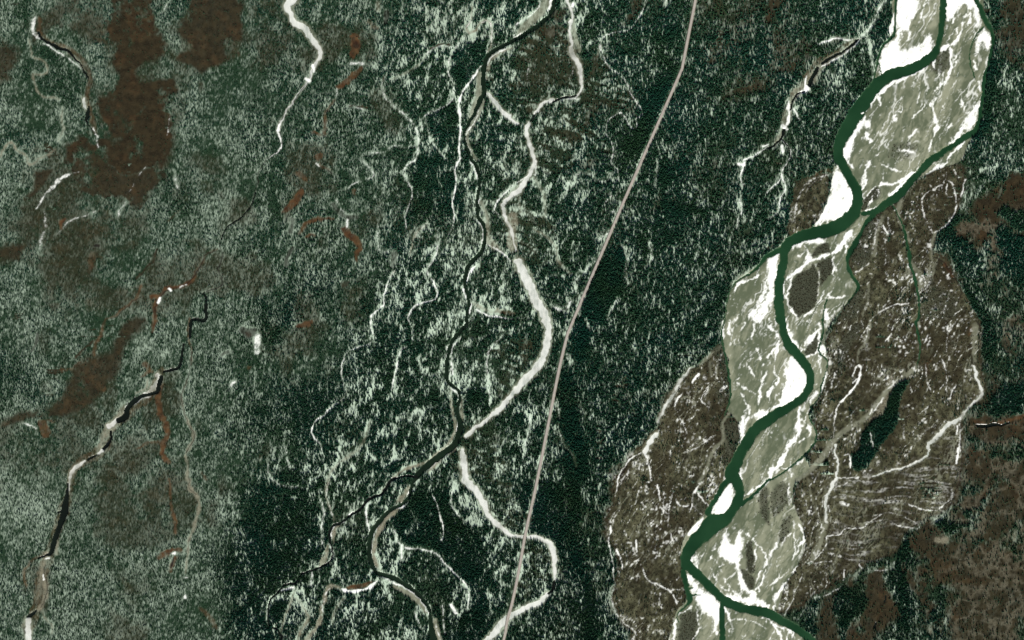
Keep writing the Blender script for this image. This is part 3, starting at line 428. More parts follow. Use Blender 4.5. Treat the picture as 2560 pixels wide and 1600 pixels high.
    ('orange', 34, .95, '@0,1 1850,1060,16 1820,1130,36 1700,1200,30 1590,1205,50 1520,1270,34 1430,1290,40'), ('orange', 44, .9, '@0,1 1490,1310 1470,1400 1465,1512 @0,2 1450,30 1435,120,20'), ('orange', 14, .6, '@0,1 2060,840 1960,890 1900,980 1850,1070'), ('creek', 7, 1, '@0,1 2040,860 1940,900 1895,1000 1840,1090,9 1760,1180,7'), ('creek', 8, 1, '@0,1 1590,1235 1530,1270 1480,1360,7 1465,1500'), ('snow', 22, 1, '@0,1 1600,1215 1612,1235'), ('snow', 22, 1, '@0,1 1510,1305 1500,1345'), ('snow', 8, .9, '@0,1 1700,1205 1760,1180'),
    ('orange', 26, .7, '@0,1 1330,1190 1290,1300 1190,1390,18 1080,1480 1000,1512 @0,2 960,130,34 900,240,34 900,330,26'), ('creek', 7, .8, '@0,1 1330,1290 1240,1350 1120,1470 1040,1505'), ('brown', 22, 1, '@0,2 880,200 720,350'), ('orange', 24, .6, '@0,2 760,390 680,460 580,475'), ('orange', 14, .5, '@0,1 1700,470 1590,575'), ('brown', 26, .9, '@0,1 1480,850 1440,960 1400,1000 1280,1130'),
    ('orange', 44, .9, '@0,2 1520,610,50 1490,740 1510,880 1570,990,50 1590,1080,44 1540,1170,60 1535,1270,44 1590,1350,40'), ('orange', 26, .6, '@0,2 1530,1150 1400,1160 1300,1220'), ('orange', 24, .8, '@0,3 1600,0 1608,200,16 1640,340,28 1665,400 1655,500'), ('orange', 26, .8, '@0,2 1790,0 1780,160'), ('orange', 20, .7, '@0,2 1785,190 1810,300,16 1805,420,10'), ('orange', 60, .7, '@0,2 1380,420 1410,480 1350,530,20'), ('tan', 14, .8, '@0,2 1400,560 1380,640 1280,690'), ('snow', 10, .9, '@0,2 1460,720 1340,740 1270,800'), ('snow', 10, .7, '@0,2 1210,760 1170,870'),
    ('tan', 26, .7, '@0,2 1770,560 1715,710,20 1740,860,30 1790,990,40 1835,1090 1800,1190 1755,1270,30 1770,1370 1770,1512 @0,3 1790,0,34 1800,90,44 1850,140,34 1885,230 1860,350 1820,480,34 1785,570 1780,650 1770,750,36 1750,880,40'), ('creek', 7, 1, '@0,2 1810,300 1800,420 1770,560 1710,710 1740,860 1780,990 1840,1080 1825,1150 1755,1260'), ('creek', 6, .9, '@0,2 1755,1310 1785,1390 @0,3 1790,0 1795,80 1850,140'), ('creek', 6, .8, '@0,3 1800,540 1780,590 1780,660 1710,690 1580,690'), ('creek', 16, .9, '@0,3 1640,730 1610,830'), ('snow', 16, .7, '@0,3 1720,910 1770,915'), ('snow', 26, .8, '@0,3 1755,1085 1750,1115'), ('orange', 52, .85, '@0,3 1720,670,20 1640,655,40 1570,690,56 1500,730,40'), ('orange', 44, .8, '@0,3 1660,730 1620,810 1605,870,24'), ('snow', 18, .9, '@0,3 1640,695 1660,692'),
    ('orange', 24, .7, '@0,3 440,690 330,745 245,820 230,920 245,1000'), ('tan', 22, .8, '@0,3 440,690,30 420,740,20'), ('tan', 46, .7, '@0,3 420,780,50 400,850 415,950 440,1020 420,1120 380,1210 290,1260'), ('snow', 14, .9, '@0,3 410,900 415,945'), ('creek', 8, .9, '@0,3 425,800 420,880 445,1000 430,1110 390,1200'), ('tan', 16, .7, '@0,3 390,760 385,900 370,1020 350,1130'), ('tan', 14, .6, '@0,3 400,1220 430,1310 490,1370 490,1450'), ('tan', 30, .6, '@0,3 540,600 540,690'), ('snow', 14, .8, '@0,3 470,735 430,745'),
    ('snow', 11, .8, '@0,2 210,970 270,990 335,1020 340,1070'), ('orange', 90, .8, '@0,2 400,980 430,1060,100'), ('orange', 24, .6, '@0,2 440,950 510,960'), ('orange', 40, .5, '@0,2 820,570 830,580'), ('orange', 36, .7, '@0,2 975,660 990,640'),
    ('orange', 44, .9, '@0,1 560,650,20 580,580,40 620,560,20'), ('creek', 26, .9, '@0,1 895,815 930,812'), ('orange', 60, .35, '@0,1 870,900 870,1000'),
    # orange and red patches of the centre left
    ('orange', 84, .95, '@1,0 920,350,60 940,430,90 910,530,70'), ('creek', 40, .5, '@1,0 920,370 945,440'), ('orange', 60, .9, '@1,0 990,640,40 930,700,70 860,770,66 785,815,40'), ('orange', 26, .7, '@1,0 745,940 690,1030 650,1090,40 650,1180 640,1260,44'), ('orange', 30, .7, '@1,0 540,1250 600,1275'), ('orange', 50, .8, '@1,0 575,1490 600,1470'), ('brown', 30, .9, '@1,0 880,1005 950,995 1040,1025'), ('tan', 40, .4, '@1,0 1150,30 1155,90'), ('orange', 50, .4, '@1,0 1060,210 1130,260'), ('snow', 30, .5, '@1,0 900,600 1010,605'), ('brown', 22, 1, '@1,0 1640,460 1740,425 1850,420'), ('creek', 50, .7, '@1,0 1230,120 1225,210,40'), ('brown', 20, .9, '@1,0 1210,720 1210,760'),
    ('orange', 70, .95, '@1,1 260,490,20 330,440,80 380,370,70 430,290,44'), ('orange', 50, .6, '@1,1 400,120 480,190,44'), ('orange', 30, .9, '@1,1 720,555,26 640,550 540,570,40 470,610,34 400,700,30'), ('orange', 30, .8, '@1,1 480,715 550,710'), ('orange', 56, .95, '@1,1 835,650,60 880,710,70 960,770,60 985,830,50 945,890,44 960,950,20'), ('orange', 34, .7, '@1,1 930,280 930,310'), ('brown', 60, .7, '@1,1 830,1180 860,1150'), ('creek', 20, .8, '@1,1 680,100 710,125'), ('orange', 26, .6, '@1,1 610,50 700,90'), ('creek', 30, .7, '@1,1 350,830 300,900 280,990,40'), ('creek', 36, .6, '@1,1 730,420 820,520 950,545'), ('snow', 20, .5, '@1,1 870,560 860,640'), ('creek', 60, .6, '@1,1 1310,890 1290,1010,40'), ('orange', 16, .6, '@1,1 1310,1030 1270,1090'), ('creek', 40, .6, '@1,1 350,560 330,680'), ('snow', 14, .5, '@1,1 560,20 600,60'),
    ('orange', 60, .85, '@1,2 400,50,30 480,35,64 530,20,30'), ('creek', 60, .7, '@0,2 2290,90 2350,130,90 2400,90,40'), ('orange', 40, .6, '@0,2 2340,130 2350,140'), ('creek', 30, .6, '@0,2 2100,330 2160,300'), ('snow', 50, .5, '@1,2 10,150 10,300'), ('snow', 22, .7, '@0,2 2180,620 2220,580'), ('orange', 30, .5, '@0,2 2340,450 2350,455'), ('orange', 40, .5, '@0,3 1900,1220 1990,1310 2040,1400'), ('orange', 30, .6, '@0,2 1910,1450 1960,1512'), ('creek', 40, .7, '@0,2 350,130,30 340,220 300,300,20'),
    ('creek', 20, .5, '@0,3 220,1400 230,1450'),
    # east bog
    ('orange', 30, .8, '@3,2 2180,970 2260,940 2350,930 2419,905'), ('orange', 24, .6, '@3,2 1950,960 2030,960'), ('orange', 26, .8, '@3,1 1660,980 1720,1070 1740,1110,12'), ('creek', 10, .9, '@3,1 1570,920 1650,960 1700,1030 1750,1090 1830,1220'), ('creek', 9, .9, '@3,2 1960,0 2000,60'), ('creek', 7, 1, '@3,2 1820,960 1818,1100 1830,1300 1815,1512 @3,3 1780,80 1740,200 1660,330 1560,400 1480,440'), ('orange', 30, .5, '@3,2 1960,50 1900,130'), ('tan', 60, .75, '@3,3 1580,560 1640,570 1700,560'), ('tan', 30, .4, '@3,3 2340,480 2330,560'), ('tan', 30, .4, '@3,3 1530,1420 1540,1440'),
    ('orange', 24, .4, '@3,2 1530,380 1490,430 1510,500'), ('creek', 7, .8, '@3,1 1800,1330 1830,1260'), ('orange', 26, .5, '@3,1 480,120 560,100'), ('orange', 10, .7, '@3,1 0,830 120,760 240,700'), ('creek', 12, .9, '@2,2 1110,1320 1060,1430 1010,1490'), ('creek', 12, .8, '@2,3 940,540 980,640'), ('creek', 8, .9, '@2,2 1530,760 1500,840'), ('creek', 8, .7, '@2,2 1640,1080 1640,1270 1600,1500'), ('creek', 10, .7, '@3,3 1050,550 1000,610'), ('snow', 22, .45, '@3,1 590,140 420,180 310,300 262,480 250,680'), ('snow', 10, .4, '@3,1 560,150 400,230 340,340'), ('orange', 24, .5, '@3,1 450,130 540,105 590,115'),
    ('orange', 14, .5, '@2,1 560,1060 520,1090'), ('snow', 11, .8, '@2,2 1990,0 1980,140'), ('tan', 9, .5, '@2,1 2350,1000 2200,1080 2090,1160'),
]
corridor = F()
for it in LINES:
    if it[0] in ('snow', 'tan', 'olive', 'creek'):
        stamp_line(corridor, it[3], w=it[1] + 26, k=1.0, soft=5.0)
    k_ = min(1.0, it[2] + .12) if it[3].startswith('@1,') and it[0] == 'snow' else it[2]
    stamp_line(layers[it[0]], it[3], w=it[1], k=k_, soft={'drift': 6.0, 'snow': 3.4, 'creek': 2.2}.get(it[0], 5.0),
               warp='rough' if it[0] in ('orange', 'brown', 'drift') else 'bank', taper=it[0] in ('snow', 'drift', 'tan'))

# ---- areas (layer, strength, softness, outline)
AREAS = [
    ('gravel', 1, 2.0, '@3,0 1200,0 1190,300 1080,450 1030,640 1000,760 830,1060 690,1290 630,1420 @3,1 660,40 625,70 600,200 560,400 440,620 390,660 240,720 0,900 @2,1 2380,950 2200,1090 2110,1150 2040,1300 2000,1512 @2,2 1980,50 1972,130 1990,250 2040,400 2060,600 2050,800 2040,860 2130,960 2150,1130 2100,1250 @2,3 2040,0 1920,150 1830,300 1660,490 1600,640 1600,780 1640,1000 1640,1150 1560,1230 1510,1400 1470,1512 @2,3 2419,1512 @3,3 370,1512 330,1480 200,1410 100,1330 30,1240 90,1230 160,1000 260,850 340,680 350,550 320,400 270,300 230,150 260,0 @3,2 280,1500 400,1400 340,1290 440,1180 460,1090 430,1000 390,920 400,830 490,720 550,600 570,420 545,250 545,130 620,0 @3,1 690,1420 800,1290 850,1200 790,1080 740,980 760,880 830,780 900,620 1000,530 1150,430 1250,350 1400,200 1560,100 1700,60 1840,0 @3,0 1870,1420 1990,1180 2040,900 2050,720 2100,500 2120,330 2040,170 1965,0'),
    ('flat', 1, 14.0, '@3,1 1840,0 1862,150 1830,300 1760,480 1660,640 1590,720 1560,900 1680,990 1820,1220 1940,1400 1990,1512 @3,2 1990,50 2000,150 1980,400 2000,560 2020,700 1900,820 1820,920 1830,1200 1820,1512 @3,3 1800,0 1750,150 1720,230 1580,400 1440,440 1300,550 1200,680 1050,730 900,800 700,970 400,1120 150,1270 40,1250 0,1100 0,600 230,150 @3,2 400,1400 340,1200 390,920 490,720 550,400 545,130 620,0 @3,1 690,1420 800,1290 740,980 830,780 1000,530 1250,350 1560,100'),
    ('flat', 1, 14.0, '@2,2 1985,245 1820,380 1690,455 1560,600 1400,860 1365,1060 1250,1225 1120,1310 1000,1480 @2,3 1000,50 960,300 925,400 925,560 955,720 960,900 940,1050 960,1200 1050,1340 1170,1440 1180,1512 1480,1512 1540,1300 1650,1150 1600,900 1590,700 1650,500 1800,310 1950,120 @2,2 2070,1380 2150,1130 2130,980 2020,880 2050,700 2040,420'),
    ('flat', .9, 5.0, '@3,1 590,130 450,170 330,260 270,400 245,560 250,690 390,655 520,480 600,250'),
    # dark scrub standing on the bars
    ('scrub', 1, 3, '@3,1 520,780 460,830 400,915 500,890 590,880 580,800'), ('scrub', 1, 3, '@3,1 440,980 400,1010 280,1080 210,1210 195,1330 250,1420 300,1480 440,1390 470,1250 480,1150'), ('scrub', 1, 3, '@3,1 470,970 600,930 612,1040 560,1110 500,1210 490,1100'),
    ('scrub', 1, 3, '@3,1 890,380 960,310 1040,260 1060,340 960,400 940,470 890,480'), ('scrub', 1, 3, '@3,1 950,570 1015,620 1000,750 900,760 860,760'), ('scrub', .9, 4, '@3,1 860,790 930,800 985,850 960,960 860,1030 790,960 800,860'), ('scrub', .9, 3, '@3,2 350,290 440,160 475,160 470,280 370,335'),
    ('scrub', 1, 3, '@2,3 2250,570 2285,700 2290,860 2225,850 2205,650'), ('scrub', .9, 3, '@2,3 2155,840 2240,870 2300,930 2260,1030 2190,960'), ('scrub', .8, 4, '@2,3 2340,150 2419,80 2419,420 2350,320'), ('scrub', .8, 4, '@2,2 2050,930 2110,960 2140,1090 2090,1250 2030,1370 1990,1300 2020,1160 2010,1050'), ('scrub', .65, 3, '@3,0 1560,540 1720,480 1700,650 1580,690 1530,640'), ('scrub', .5, 4, '@3,0 1100,560 1140,470 1170,440 1160,560 1110,630'), ('scrub', .4, 6, '@3,0 1130,1460 1200,1360 1400,1360 1380,1480 1250,1512'),
    ('scrub', .8, 4, '@3,2 660,300 720,150 850,20 860,120 740,300 720,450 660,420'), ('scrub', .8, 5, '@3,1 700,1450 850,1220 900,1250 860,1420 800,1512 680,1512'), ('scrub', .7, 5, '@2,2 1900,280 1980,260 2040,480 2050,700 1990,800 1930,700 1960,500'), ('scrub', .7, 3, '@2,3 1720,140 1760,150 1850,260 1790,320 1710,230'),
    ('scrub', .9, 5, '@2,3 1590,1320 1700,1230 1760,1280 1740,1440 1690,1512 1560,1512'), ('scrub', .6, 5, '@3,1 1490,1180 1530,1120 1600,1200 1800,1300 1760,1500 1480,1500 1440,1350'), ('scrub', .7, 4, '@3,3 30,130 120,20 200,60 190,200 110,320 40,330'), ('scrub', .7, 4, '@3,3 110,530 130,400 220,330 200,520 120,600'),
    # solid snow on the bars
    ('drift', 1, 2, '@3,0 1228,0 1390,0 1420,90 1360,180 1340,300 1270,290 1250,390 1250,470 1300,480 1400,430 1530,310 1552,500 1450,580 1250,648 1090,700 1060,650 1050,560 1080,470 1180,390 1215,280'), ('drift', 1, 2, '@3,0 1690,0 1940,0 2000,100 2005,260 1940,250 1940,110 1900,60 1840,30 1770,110 1685,170'), ('drift', 1, 2, '@3,0 2060,270 2110,380 2100,480 2060,470 2020,400 1970,520 1990,400 2000,320'),
    ('drift', 1, 2, '@3,0 920,1090 965,1180 900,1220 850,1280 790,1350 785,1450 725,1512 690,1440 740,1340 840,1190'), ('drift', 1, 2, '@3,0 2012,965 2000,1060 1960,1160 1930,1230 1850,1250 1780,1340 1700,1365 1830,1200 1890,1080'),
    ('drift', .95, 2, '@3,1 640,60 690,100 770,230 815,310 805,450 740,560 640,570 520,590 400,660 480,540 560,370 610,200'), ('drift', 1, 2, '@3,1 235,800 320,740 450,730 535,755 490,790 350,800 230,835'), ('drift', .9, 2, '@3,1 142,840 105,930 92,1100 70,1200 60,1380 0,1380 0,950 70,880'), ('drift', .85, 2, '@2,1 2419,1000 2390,1120 2340,1300 2230,1490 2419,1500'),
    ('drift', 1, 2, '@3,2 160,0 190,60 250,180 335,320 260,270 200,190 170,80'), ('drift', 1, 2, '@3,2 200,360 270,370 350,440 368,560 350,660 260,750 120,830 20,850 100,780 140,650 175,560 150,500 190,420'), ('drift', 1, 2, '@2,2 2330,860 2419,870 2360,925 2270,930 2210,1020 2160,1110 2140,1010 2230,920'),
    ('drift', 1, 2, '@2,3 2020,450 2050,560 2085,600 2160,480 2180,590 2150,720 2160,800 2180,930 2290,1070 2419,1170 2419,1215 2250,1170 2090,1150 1990,1085 2100,1090 2250,1110 2150,980 2090,800 2000,740 1950,700 1960,600'), ('drift', .95, 2, '@2,3 1650,900 1700,890 1750,970 1800,1040 1900,1080 1950,1150 1970,1280 1930,1380 1850,1280 1750,1190 1700,1020 1660,960'), ('drift', .95, 2, '@2,3 1960,150 2050,120 2060,220 2010,300 1900,320 1885,290'), ('drift', .6, 3, '@2,3 1650,760 1740,700 1770,860 1720,850'),
    # brown bog
    ('brown', 1, 14, '@0,0 1060,0 1500,0 1530,300 1540,540 1450,680 1440,850 1560,1000 1500,1120 1560,1300 1560,1512 700,1512 720,1320 760,1150 880,1260 960,1350 1020,1150 1040,800 1075,500 1060,300'), ('brown', .95, 14, '@0,0 1750,0 2350,0 2260,250 2300,450 2280,640 2050,660 1870,760 1700,640 1620,520 1720,350 1850,180'), ('brown', .85, 12, '@0,0 0,340 130,400 200,520 110,650 100,760 0,760'), ('brown', .7, 16, '@0,0 420,40 1050,0 1060,300 800,270 560,180 400,290 340,200'), ('brown', .6, 10, '@0,0 640,480 760,480 840,640 860,800 810,900 790,700 700,560'),
    ('brown', .95, 14, '@0,1 780,0 1500,0 1510,250 1300,260 1200,400 1000,500 830,460 800,250'), ('brown', .95, 10, '@0,1 270,90 500,40 480,130 380,250 280,420 200,430 240,280'), ('brown', .9, 12, '@0,1 0,850 150,820 270,740 240,920 200,960 0,930'), ('brown', .45, 24, '@0,1 300,450 900,480 950,1150 500,1400 330,1000'), ('brown', .6, 16, '@0,1 200,480 330,480 300,780 190,740'), ('brown', .5, 18, '@0,1 1150,420 1400,420 1350,600 1150,600'), ('brown', .45, 20, '@0,1 1800,60 2050,40 2050,280 1850,280'), ('brown', .8, 10, '@0,1 820,860 910,860 900,1150 830,1130'), ('brown', .4, 18, '@0,1 1500,980 1850,850 1800,1100 1600,1150'),
    ('brown', .9, 12, '@0,2 1380,0 1150,40 1000,300 750,380 640,560 350,850 160,900 60,1060 300,1010 560,940 800,850 980,640 1180,300 1420,100'), ('brown', .5, 20, '@0,2 200,1020 500,1100 700,1150 500,1500 250,1350'), ('brown', .55, 18, '@0,2 1150,1300 1450,1150 1500,1400 1200,1512'), ('brown', .55, 18, '@0,3 1000,0 1550,0 1520,500 1400,640 1250,450 1050,200'), ('brown', .4, 20, '@0,3 1050,900 1450,950 1500,1100 1100,1100'), ('brown', .35, 18, '@0,3 480,700 620,750 600,950 500,950'),
    ('brown', .4, 20, '@1,1 750,1150 950,1250 900,1450 700,1350'), ('brown', .5, 14, '@1,0 850,300 1100,180 1080,420 900,480'),
    ('brown', .8, 10, '@2,0 180,260 500,240 520,340 380,400 240,380'), ('brown', .8, 10, '@2,0 380,140 520,40 520,200 420,250'), ('brown', .75, 8, '@2,0 1130,0 1240,0 1220,100 1060,270 960,290 1080,150'), ('brown', .75, 8, '@2,0 690,480 820,520 730,680 700,800 670,700'), ('brown', .55, 14, '@2,0 0,420 520,500 600,850 300,940 60,960 180,700'), ('brown', .6, 12, '@2,0 900,900 1150,1000 1180,1110 1080,1080 950,1060 700,1280 540,1390 700,1150'), ('brown', .85, 10, '@2,0 1820,580 2050,560 2300,480 2419,250 2419,440 2200,560 2050,620 1880,660'), ('brown', .75, 12, '@2,0 1950,900 2200,770 2419,720 2419,860 2150,900'), ('brown', .5, 20, '@2,0 1750,100 2000,0 2419,0 2200,200 1900,350'), ('brown', .5, 8, '@2,0 1440,100 1680,180 1700,250 1560,150'), ('brown', .55, 10, '@2,1 380,60 740,20 750,120 500,110'), ('brown', .6, 8, '@2,1 520,300 600,280 590,390 530,380'), ('brown', .5, 10, '@2,1 560,550 740,540 800,420 900,480 860,560'), ('brown', .45, 14, '@2,1 1350,420 1500,400 1480,520 1280,600 1200,680 1300,520'), ('brown', .4, 14, '@2,1 1150,900 1250,900 1240,1080 1150,1050'), ('brown', .6, 10, '@2,1 1920,100 2020,60 2030,280 1970,280'), ('brown', .5, 10, '@2,1 440,920 520,940 510,1020 450,990'), ('brown', .55, 10, '@2,2 880,600 1080,570 1110,820 1020,880 1040,700'), ('brown', .5, 14, '@2,2 830,340 1080,500 1000,560 850,450'), ('brown', .55, 10, '@2,2 100,80 270,150 200,400 120,250'), ('brown', .5, 14, '@2,2 290,450 480,430 420,700 320,650'),
    ('brown', .65, 12, '@2,3 440,800 560,780 620,920 640,1100 480,1000'), ('brown', .6, 8, '@2,3 740,290 920,350 880,410 740,460'),
    ('brown', .9, 14, '@3,0 0,0 300,0 200,250 60,330 0,360'), ('brown', .8, 12, '@3,0 320,250 470,420 480,560 380,680 200,760 0,700 150,640 340,560 380,440'), ('brown', .5, 10, '@3,0 640,370 800,390 700,460 560,460 460,560'), ('brown', .85, 14, '@3,0 2130,0 2419,0 2419,620 2280,560 2200,420 2100,150'), ('brown', .6, 14, '@3,0 2340,1000 2419,940 2419,1200 2370,1250'),
    ('brown', 1, 14, '@3,1 2419,60 2300,150 2100,280 1900,370 1850,480 1890,600 1830,760 1850,880 1990,920 1990,1100 2010,1250 2200,1400 2419,1512 2419,1400 2180,1330 2120,1200 2150,1000 2190,760 2300,700 2419,690 2419,650 2250,640 2190,520 2280,420 2419,380'), ('brown', .9, 14, '@3,2 2180,0 2419,0 2419,380 2250,480 2150,480 2300,350 2250,150'), ('brown', .8, 12, '@3,2 2030,480 2150,520 2160,780 2000,850 1960,800 2040,650'), ('brown', .95, 12, '@3,2 1850,980 1900,920 2419,860 2419,1512 1830,1512 1840,1200'),
    ('brown', .95, 14, '@3,3 1800,0 2419,0 2419,1100 2300,1080 2000,1100 1900,1350 1850,1300 2000,850 2200,500 2230,150 2050,80 1950,250 1780,380 1780,200'), ('brown', .95, 14, '@3,3 1540,520 1780,500 1750,700 1650,850 1600,1100 1500,1200 1420,1000 1380,850 1420,700'), ('brown', .95, 14, '@3,3 760,950 880,880 1180,880 1180,1100 1220,1512 780,1512 800,1250'), ('brown', .9, 12, '@3,3 500,1200 620,1050 690,1080 660,1350 700,1512 420,1512'), ('brown', .6, 20, '@3,3 1420,1250 1650,1200 1750,1400 1600,1512 1400,1400'), ('brown', .6, 16, '@3,3 1000,570 1250,580 1150,680 880,780 600,700 800,620'), ('brown', .7, 10, '@3,3 100,1150 180,1150 160,1280 80,1240'),
    ('brown', .9, 20, '@3,3 1380,700 1780,480 2050,120 2419,0 2419,1512 1900,1512 1750,1000 1500,1250'), ('brown', .6, 30, '@0,0 1100,0 1500,0 1560,900 1620,1512 600,1512 900,1000'), ('brown', .6, 30, '@0,1 250,0 1550,0 1500,500 1100,900 900,1300 450,1400 200,800'), ('brown', .55, 30, '@0,1 700,1250 1500,1050 1500,1512 600,1512'), ('brown', .5, 30, '@0,2 60,1050 600,950 900,1250 800,1512 100,1512'), ('brown', .5, 26, '@0,3 700,0 1700,0 1700,500 1000,700'), ('brown', .5, 26, '@1,0 0,0 300,100 200,700 0,1200'), ('brown', .6, 24, '@3,0 0,0 420,0 480,560 300,800 0,900'), ('brown', .5, 24, '@2,0 1700,0 2419,0 2419,900 1800,700'),
    ('open', .5, 16, '@3,0 480,640 700,520 900,380 1000,520 990,780 800,1050 640,1300 500,1100 420,900'), ('open', .45, 16, '@3,0 2180,640 2330,640 2360,1000 2280,1512 2050,1512 2100,1250 2150,950'), ('open', .45, 16, '@3,1 1880,0 2150,0 2100,230 1950,330 1880,250'), ('open', .4, 18, '@2,2 1400,200 1850,100 1850,300 1600,500 1350,450'), ('open', .4, 18, '@2,3 1000,850 1180,900 1200,1200 1060,1250'),
    # dense dark stands
    ('dense', 1, 8, '@3,2 1325,560 1230,580 1130,720 1090,850 960,970 880,1080 860,1220 770,1285 800,1415 940,1400 1020,1270 1130,1120 1230,980 1250,780 1310,640'), ('dense', .9, 8, '@3,1 1600,930 1750,1060 1900,1240 2020,1400 2080,1512 2000,1512 1850,1260 1720,1040'), ('dense', .9, 10, '@3,2 2000,0 2080,0 2150,250 2100,380 2010,330 2020,150'), ('dense', .9, 10, '@3,0 2110,500 2160,560 2130,1000 2060,1250 1940,1400 2010,1180 2060,900'), ('dense', .8, 14, '@3,1 1620,720 1750,600 1850,650 1860,900 1800,950 1640,850'), ('dense', .9, 12, '@3,3 1220,700 1300,620 1320,900 1330,1300 1260,1400 1220,1100'), ('dense', .85, 8, '@3,3 1470,430 1770,400 1780,470 1560,510 1300,700 1220,690 1330,560'), ('dense', .7, 14, '@3,3 690,1010 780,1020 790,1512 700,1512'), ('dense', .7, 14, '@3,1 2180,750 2419,720 2419,1350 2200,1250 2150,1000'), ('dense', .6, 14, '@3,2 2150,560 2419,480 2419,850 2200,850'), ('dense', .6, 14, '@3,1 2200,430 2419,430 2419,650 2250,620'),
    ('dense', 1, 10, '@2,1 830,950 1040,850 1090,1000 1060,1150 1000,1300 930,1400 880,1512 640,1512 720,1250'), ('dense', 1, 8, '@2,2 640,0 720,0 720,300 620,400 600,200'), ('dense', 1, 8, '@2,2 420,700 480,560 560,520 620,900 680,1200 700,1512 500,1512 500,1200 440,950'), ('dense', .9, 10, '@2,3 500,0 620,0 640,300 620,560 700,900 790,1200 760,1512 650,1512 700,1150 560,850 560,400'), ('dense', .8, 12, '@2,3 100,100 500,50 540,450 440,700 380,560 180,480'), ('dense', .8, 12, '@2,0 1440,700 1590,640 1400,1100 1250,1450 1050,1512 1150,1200 1200,1000'), ('dense', .7, 10, '@2,0 1430,300 1560,260 1580,380 1400,400'), ('dense', .75, 12, '@2,1 1360,60 1560,30 1600,200 1420,260 1340,220'), ('dense', .7, 14, '@2,1 1480,500 1700,380 1750,520 1400,660'),
    ('dense', .62, 20, '@1,3 0,120 550,100 600,500 640,650 520,780 380,880 0,950'), ('dense', 1, 12, '@1,3 1480,130 1660,100 1850,150 1860,280 2080,480 2150,700 2160,850 2080,1000 1950,940 1820,780 1700,660 1480,620 1350,520 1330,360'), ('dense', .8, 14, '@1,3 1400,1000 1560,1060 1700,1180 2000,1250 2150,1050 2300,1150 2150,1512 1760,1512 1640,1200'), ('dense', .9, 12, '@1,3 120,1200 330,1100 280,1280 230,1400 150,1360'), ('dense', .6, 18, '@1,3 0,900 300,960 150,1100 90,1300 0,1350'), ('dense', .5, 26, '@1,2 80,780 650,650 550,950 480,1150 200,1200 50,1000'), ('dense', .9, 10, '@1,0 1900,460 2180,420 2150,580 2060,680 1920,880 1880,860 1830,640'), ('dense', .6, 18, '@1,0 1560,1100 1880,1000 1900,1500 1700,1450'), ('dense', .8, 10, '@1,2 2000,700 2150,620 2160,720 1950,1000 1900,1250 1820,1400 1880,1100'), ('dense', .7, 12, '@1,1 1050,1450 1100,1350 1050,1300 980,1400'), ('dense', .6, 18, '@1,1 1450,60 1850,50 1800,400 1720,650 1450,650'), ('dense', .7, 10, '@1,2 50,0 200,30 210,300 80,200'), ('dense', .6, 14, '@1,1 100,1450 550,1250 650,1400 400,1500'), ('dense', .45, 26, '@0,3 2050,1050 2150,600 2350,500 2419,900 2419,1512 2150,1450'), ('dense', .5, 14, '@0,0 310,540 430,560 460,700 330,720 640,720 740,860 560,920 380,880'), ('dense', .6, 12, '@0,0 180,0 300,0 270,350 400,420 600,560 440,640 300,480 200,300'), ('dense', .6, 12, '@0,0 60,1200 150,1250 300,1400 100,1340 20,1400'), ('dense', .5, 16, '@0,0 1550,60 1900,0 1900,150 1750,230 1560,200'),
    ('dense', .5, 16, '@0,1 1480,100 1620,100 1700,450 1580,540 1500,300'), ('dense', .4, 20, '@0,2 0,300 300,500 350,700 200,800 0,600'),
    # old scroll bars of the flood plain
    ('scroll', 1, 10, '@2,0 0,420 300,400 520,430 540,620 620,850 560,900 300,930 120,1050 0,1000'), ('scroll', 1, 12, '@2,0 680,480 830,440 900,640 1090,820 1210,1050 900,1100 860,1300 900,1512 350,1512 260,1250 380,1000 660,900'),
    ('scroll', .8, 12, '@2,1 20,480 200,420 330,520 300,700 420,880 400,1000 200,1000 60,880'), ('scroll', .8, 12, '@2,2 20,40 270,60 280,250 200,420 0,560 0,60'), ('scroll', .7, 12, '@1,2 2240,120 2419,40 2419,620 2240,780 2200,500'), ('scroll', .8, 10, '@2,3 60,600 330,620 370,800 340,980 80,1100 30,900'), ('scroll', .6, 14, '@1,1 2130,60 2419,30 2300,330 2200,480 2130,330'), ('scroll', .7, 12, '@1,2 2000,1080 2300,950 2419,1050 2419,1512 2080,1512 1990,1300'), ('scroll', .7, 12, '@1,3 2060,0 2419,0 2419,460 2250,330 2150,120'),
    ('scroll', .6, 14, '@2,0 1700,120 2000,40 2419,20 2300,230 1950,380 1720,420'),
    # open pale ground among the trees
    ('open', .8, 10, '@1,1 1890,130 2040,60 2080,400 2080,560 2140,680 2100,860 1980,980 1940,1140 1760,1150 1700,950 1720,800 1830,700 1880,500'), ('open', .8, 8, '@1,1 1730,1250 1940,1180 1980,1300 1960,1512 1740,1512'), ('open', .85, 8, '@1,2 1730,0 1970,0 1920,100 1800,230 1760,150'), ('open', .85, 8, '@1,2 1870,250 1990,130 2120,250 2180,420 2130,580 1990,640 1920,640 1850,500'), ('open', .6, 12, '@1,1 820,350 950,330 1050,480 950,530 850,450'), ('open', .7, 8, '@2,1 600,220 780,200 870,300 850,380 640,340'), ('open', .5, 14, '@1,0 1000,400 1250,300 1250,500 1000,560'),
    ('open', .6, 14, '@0,2 1300,250 1650,220 1680,420 1380,380'), ('open', .7, 12, '@0,0 260,150 350,150 350,330 270,320'), ('open', .6, 14, '@0,0 400,190 620,260 640,430 480,340'), ('open', .5, 16, '@0,0 960,620 1040,620 1020,1230 930,1230 980,900'), ('open', .5, 10, '@3,2 1500,150 1650,100 1640,350 1520,320'),
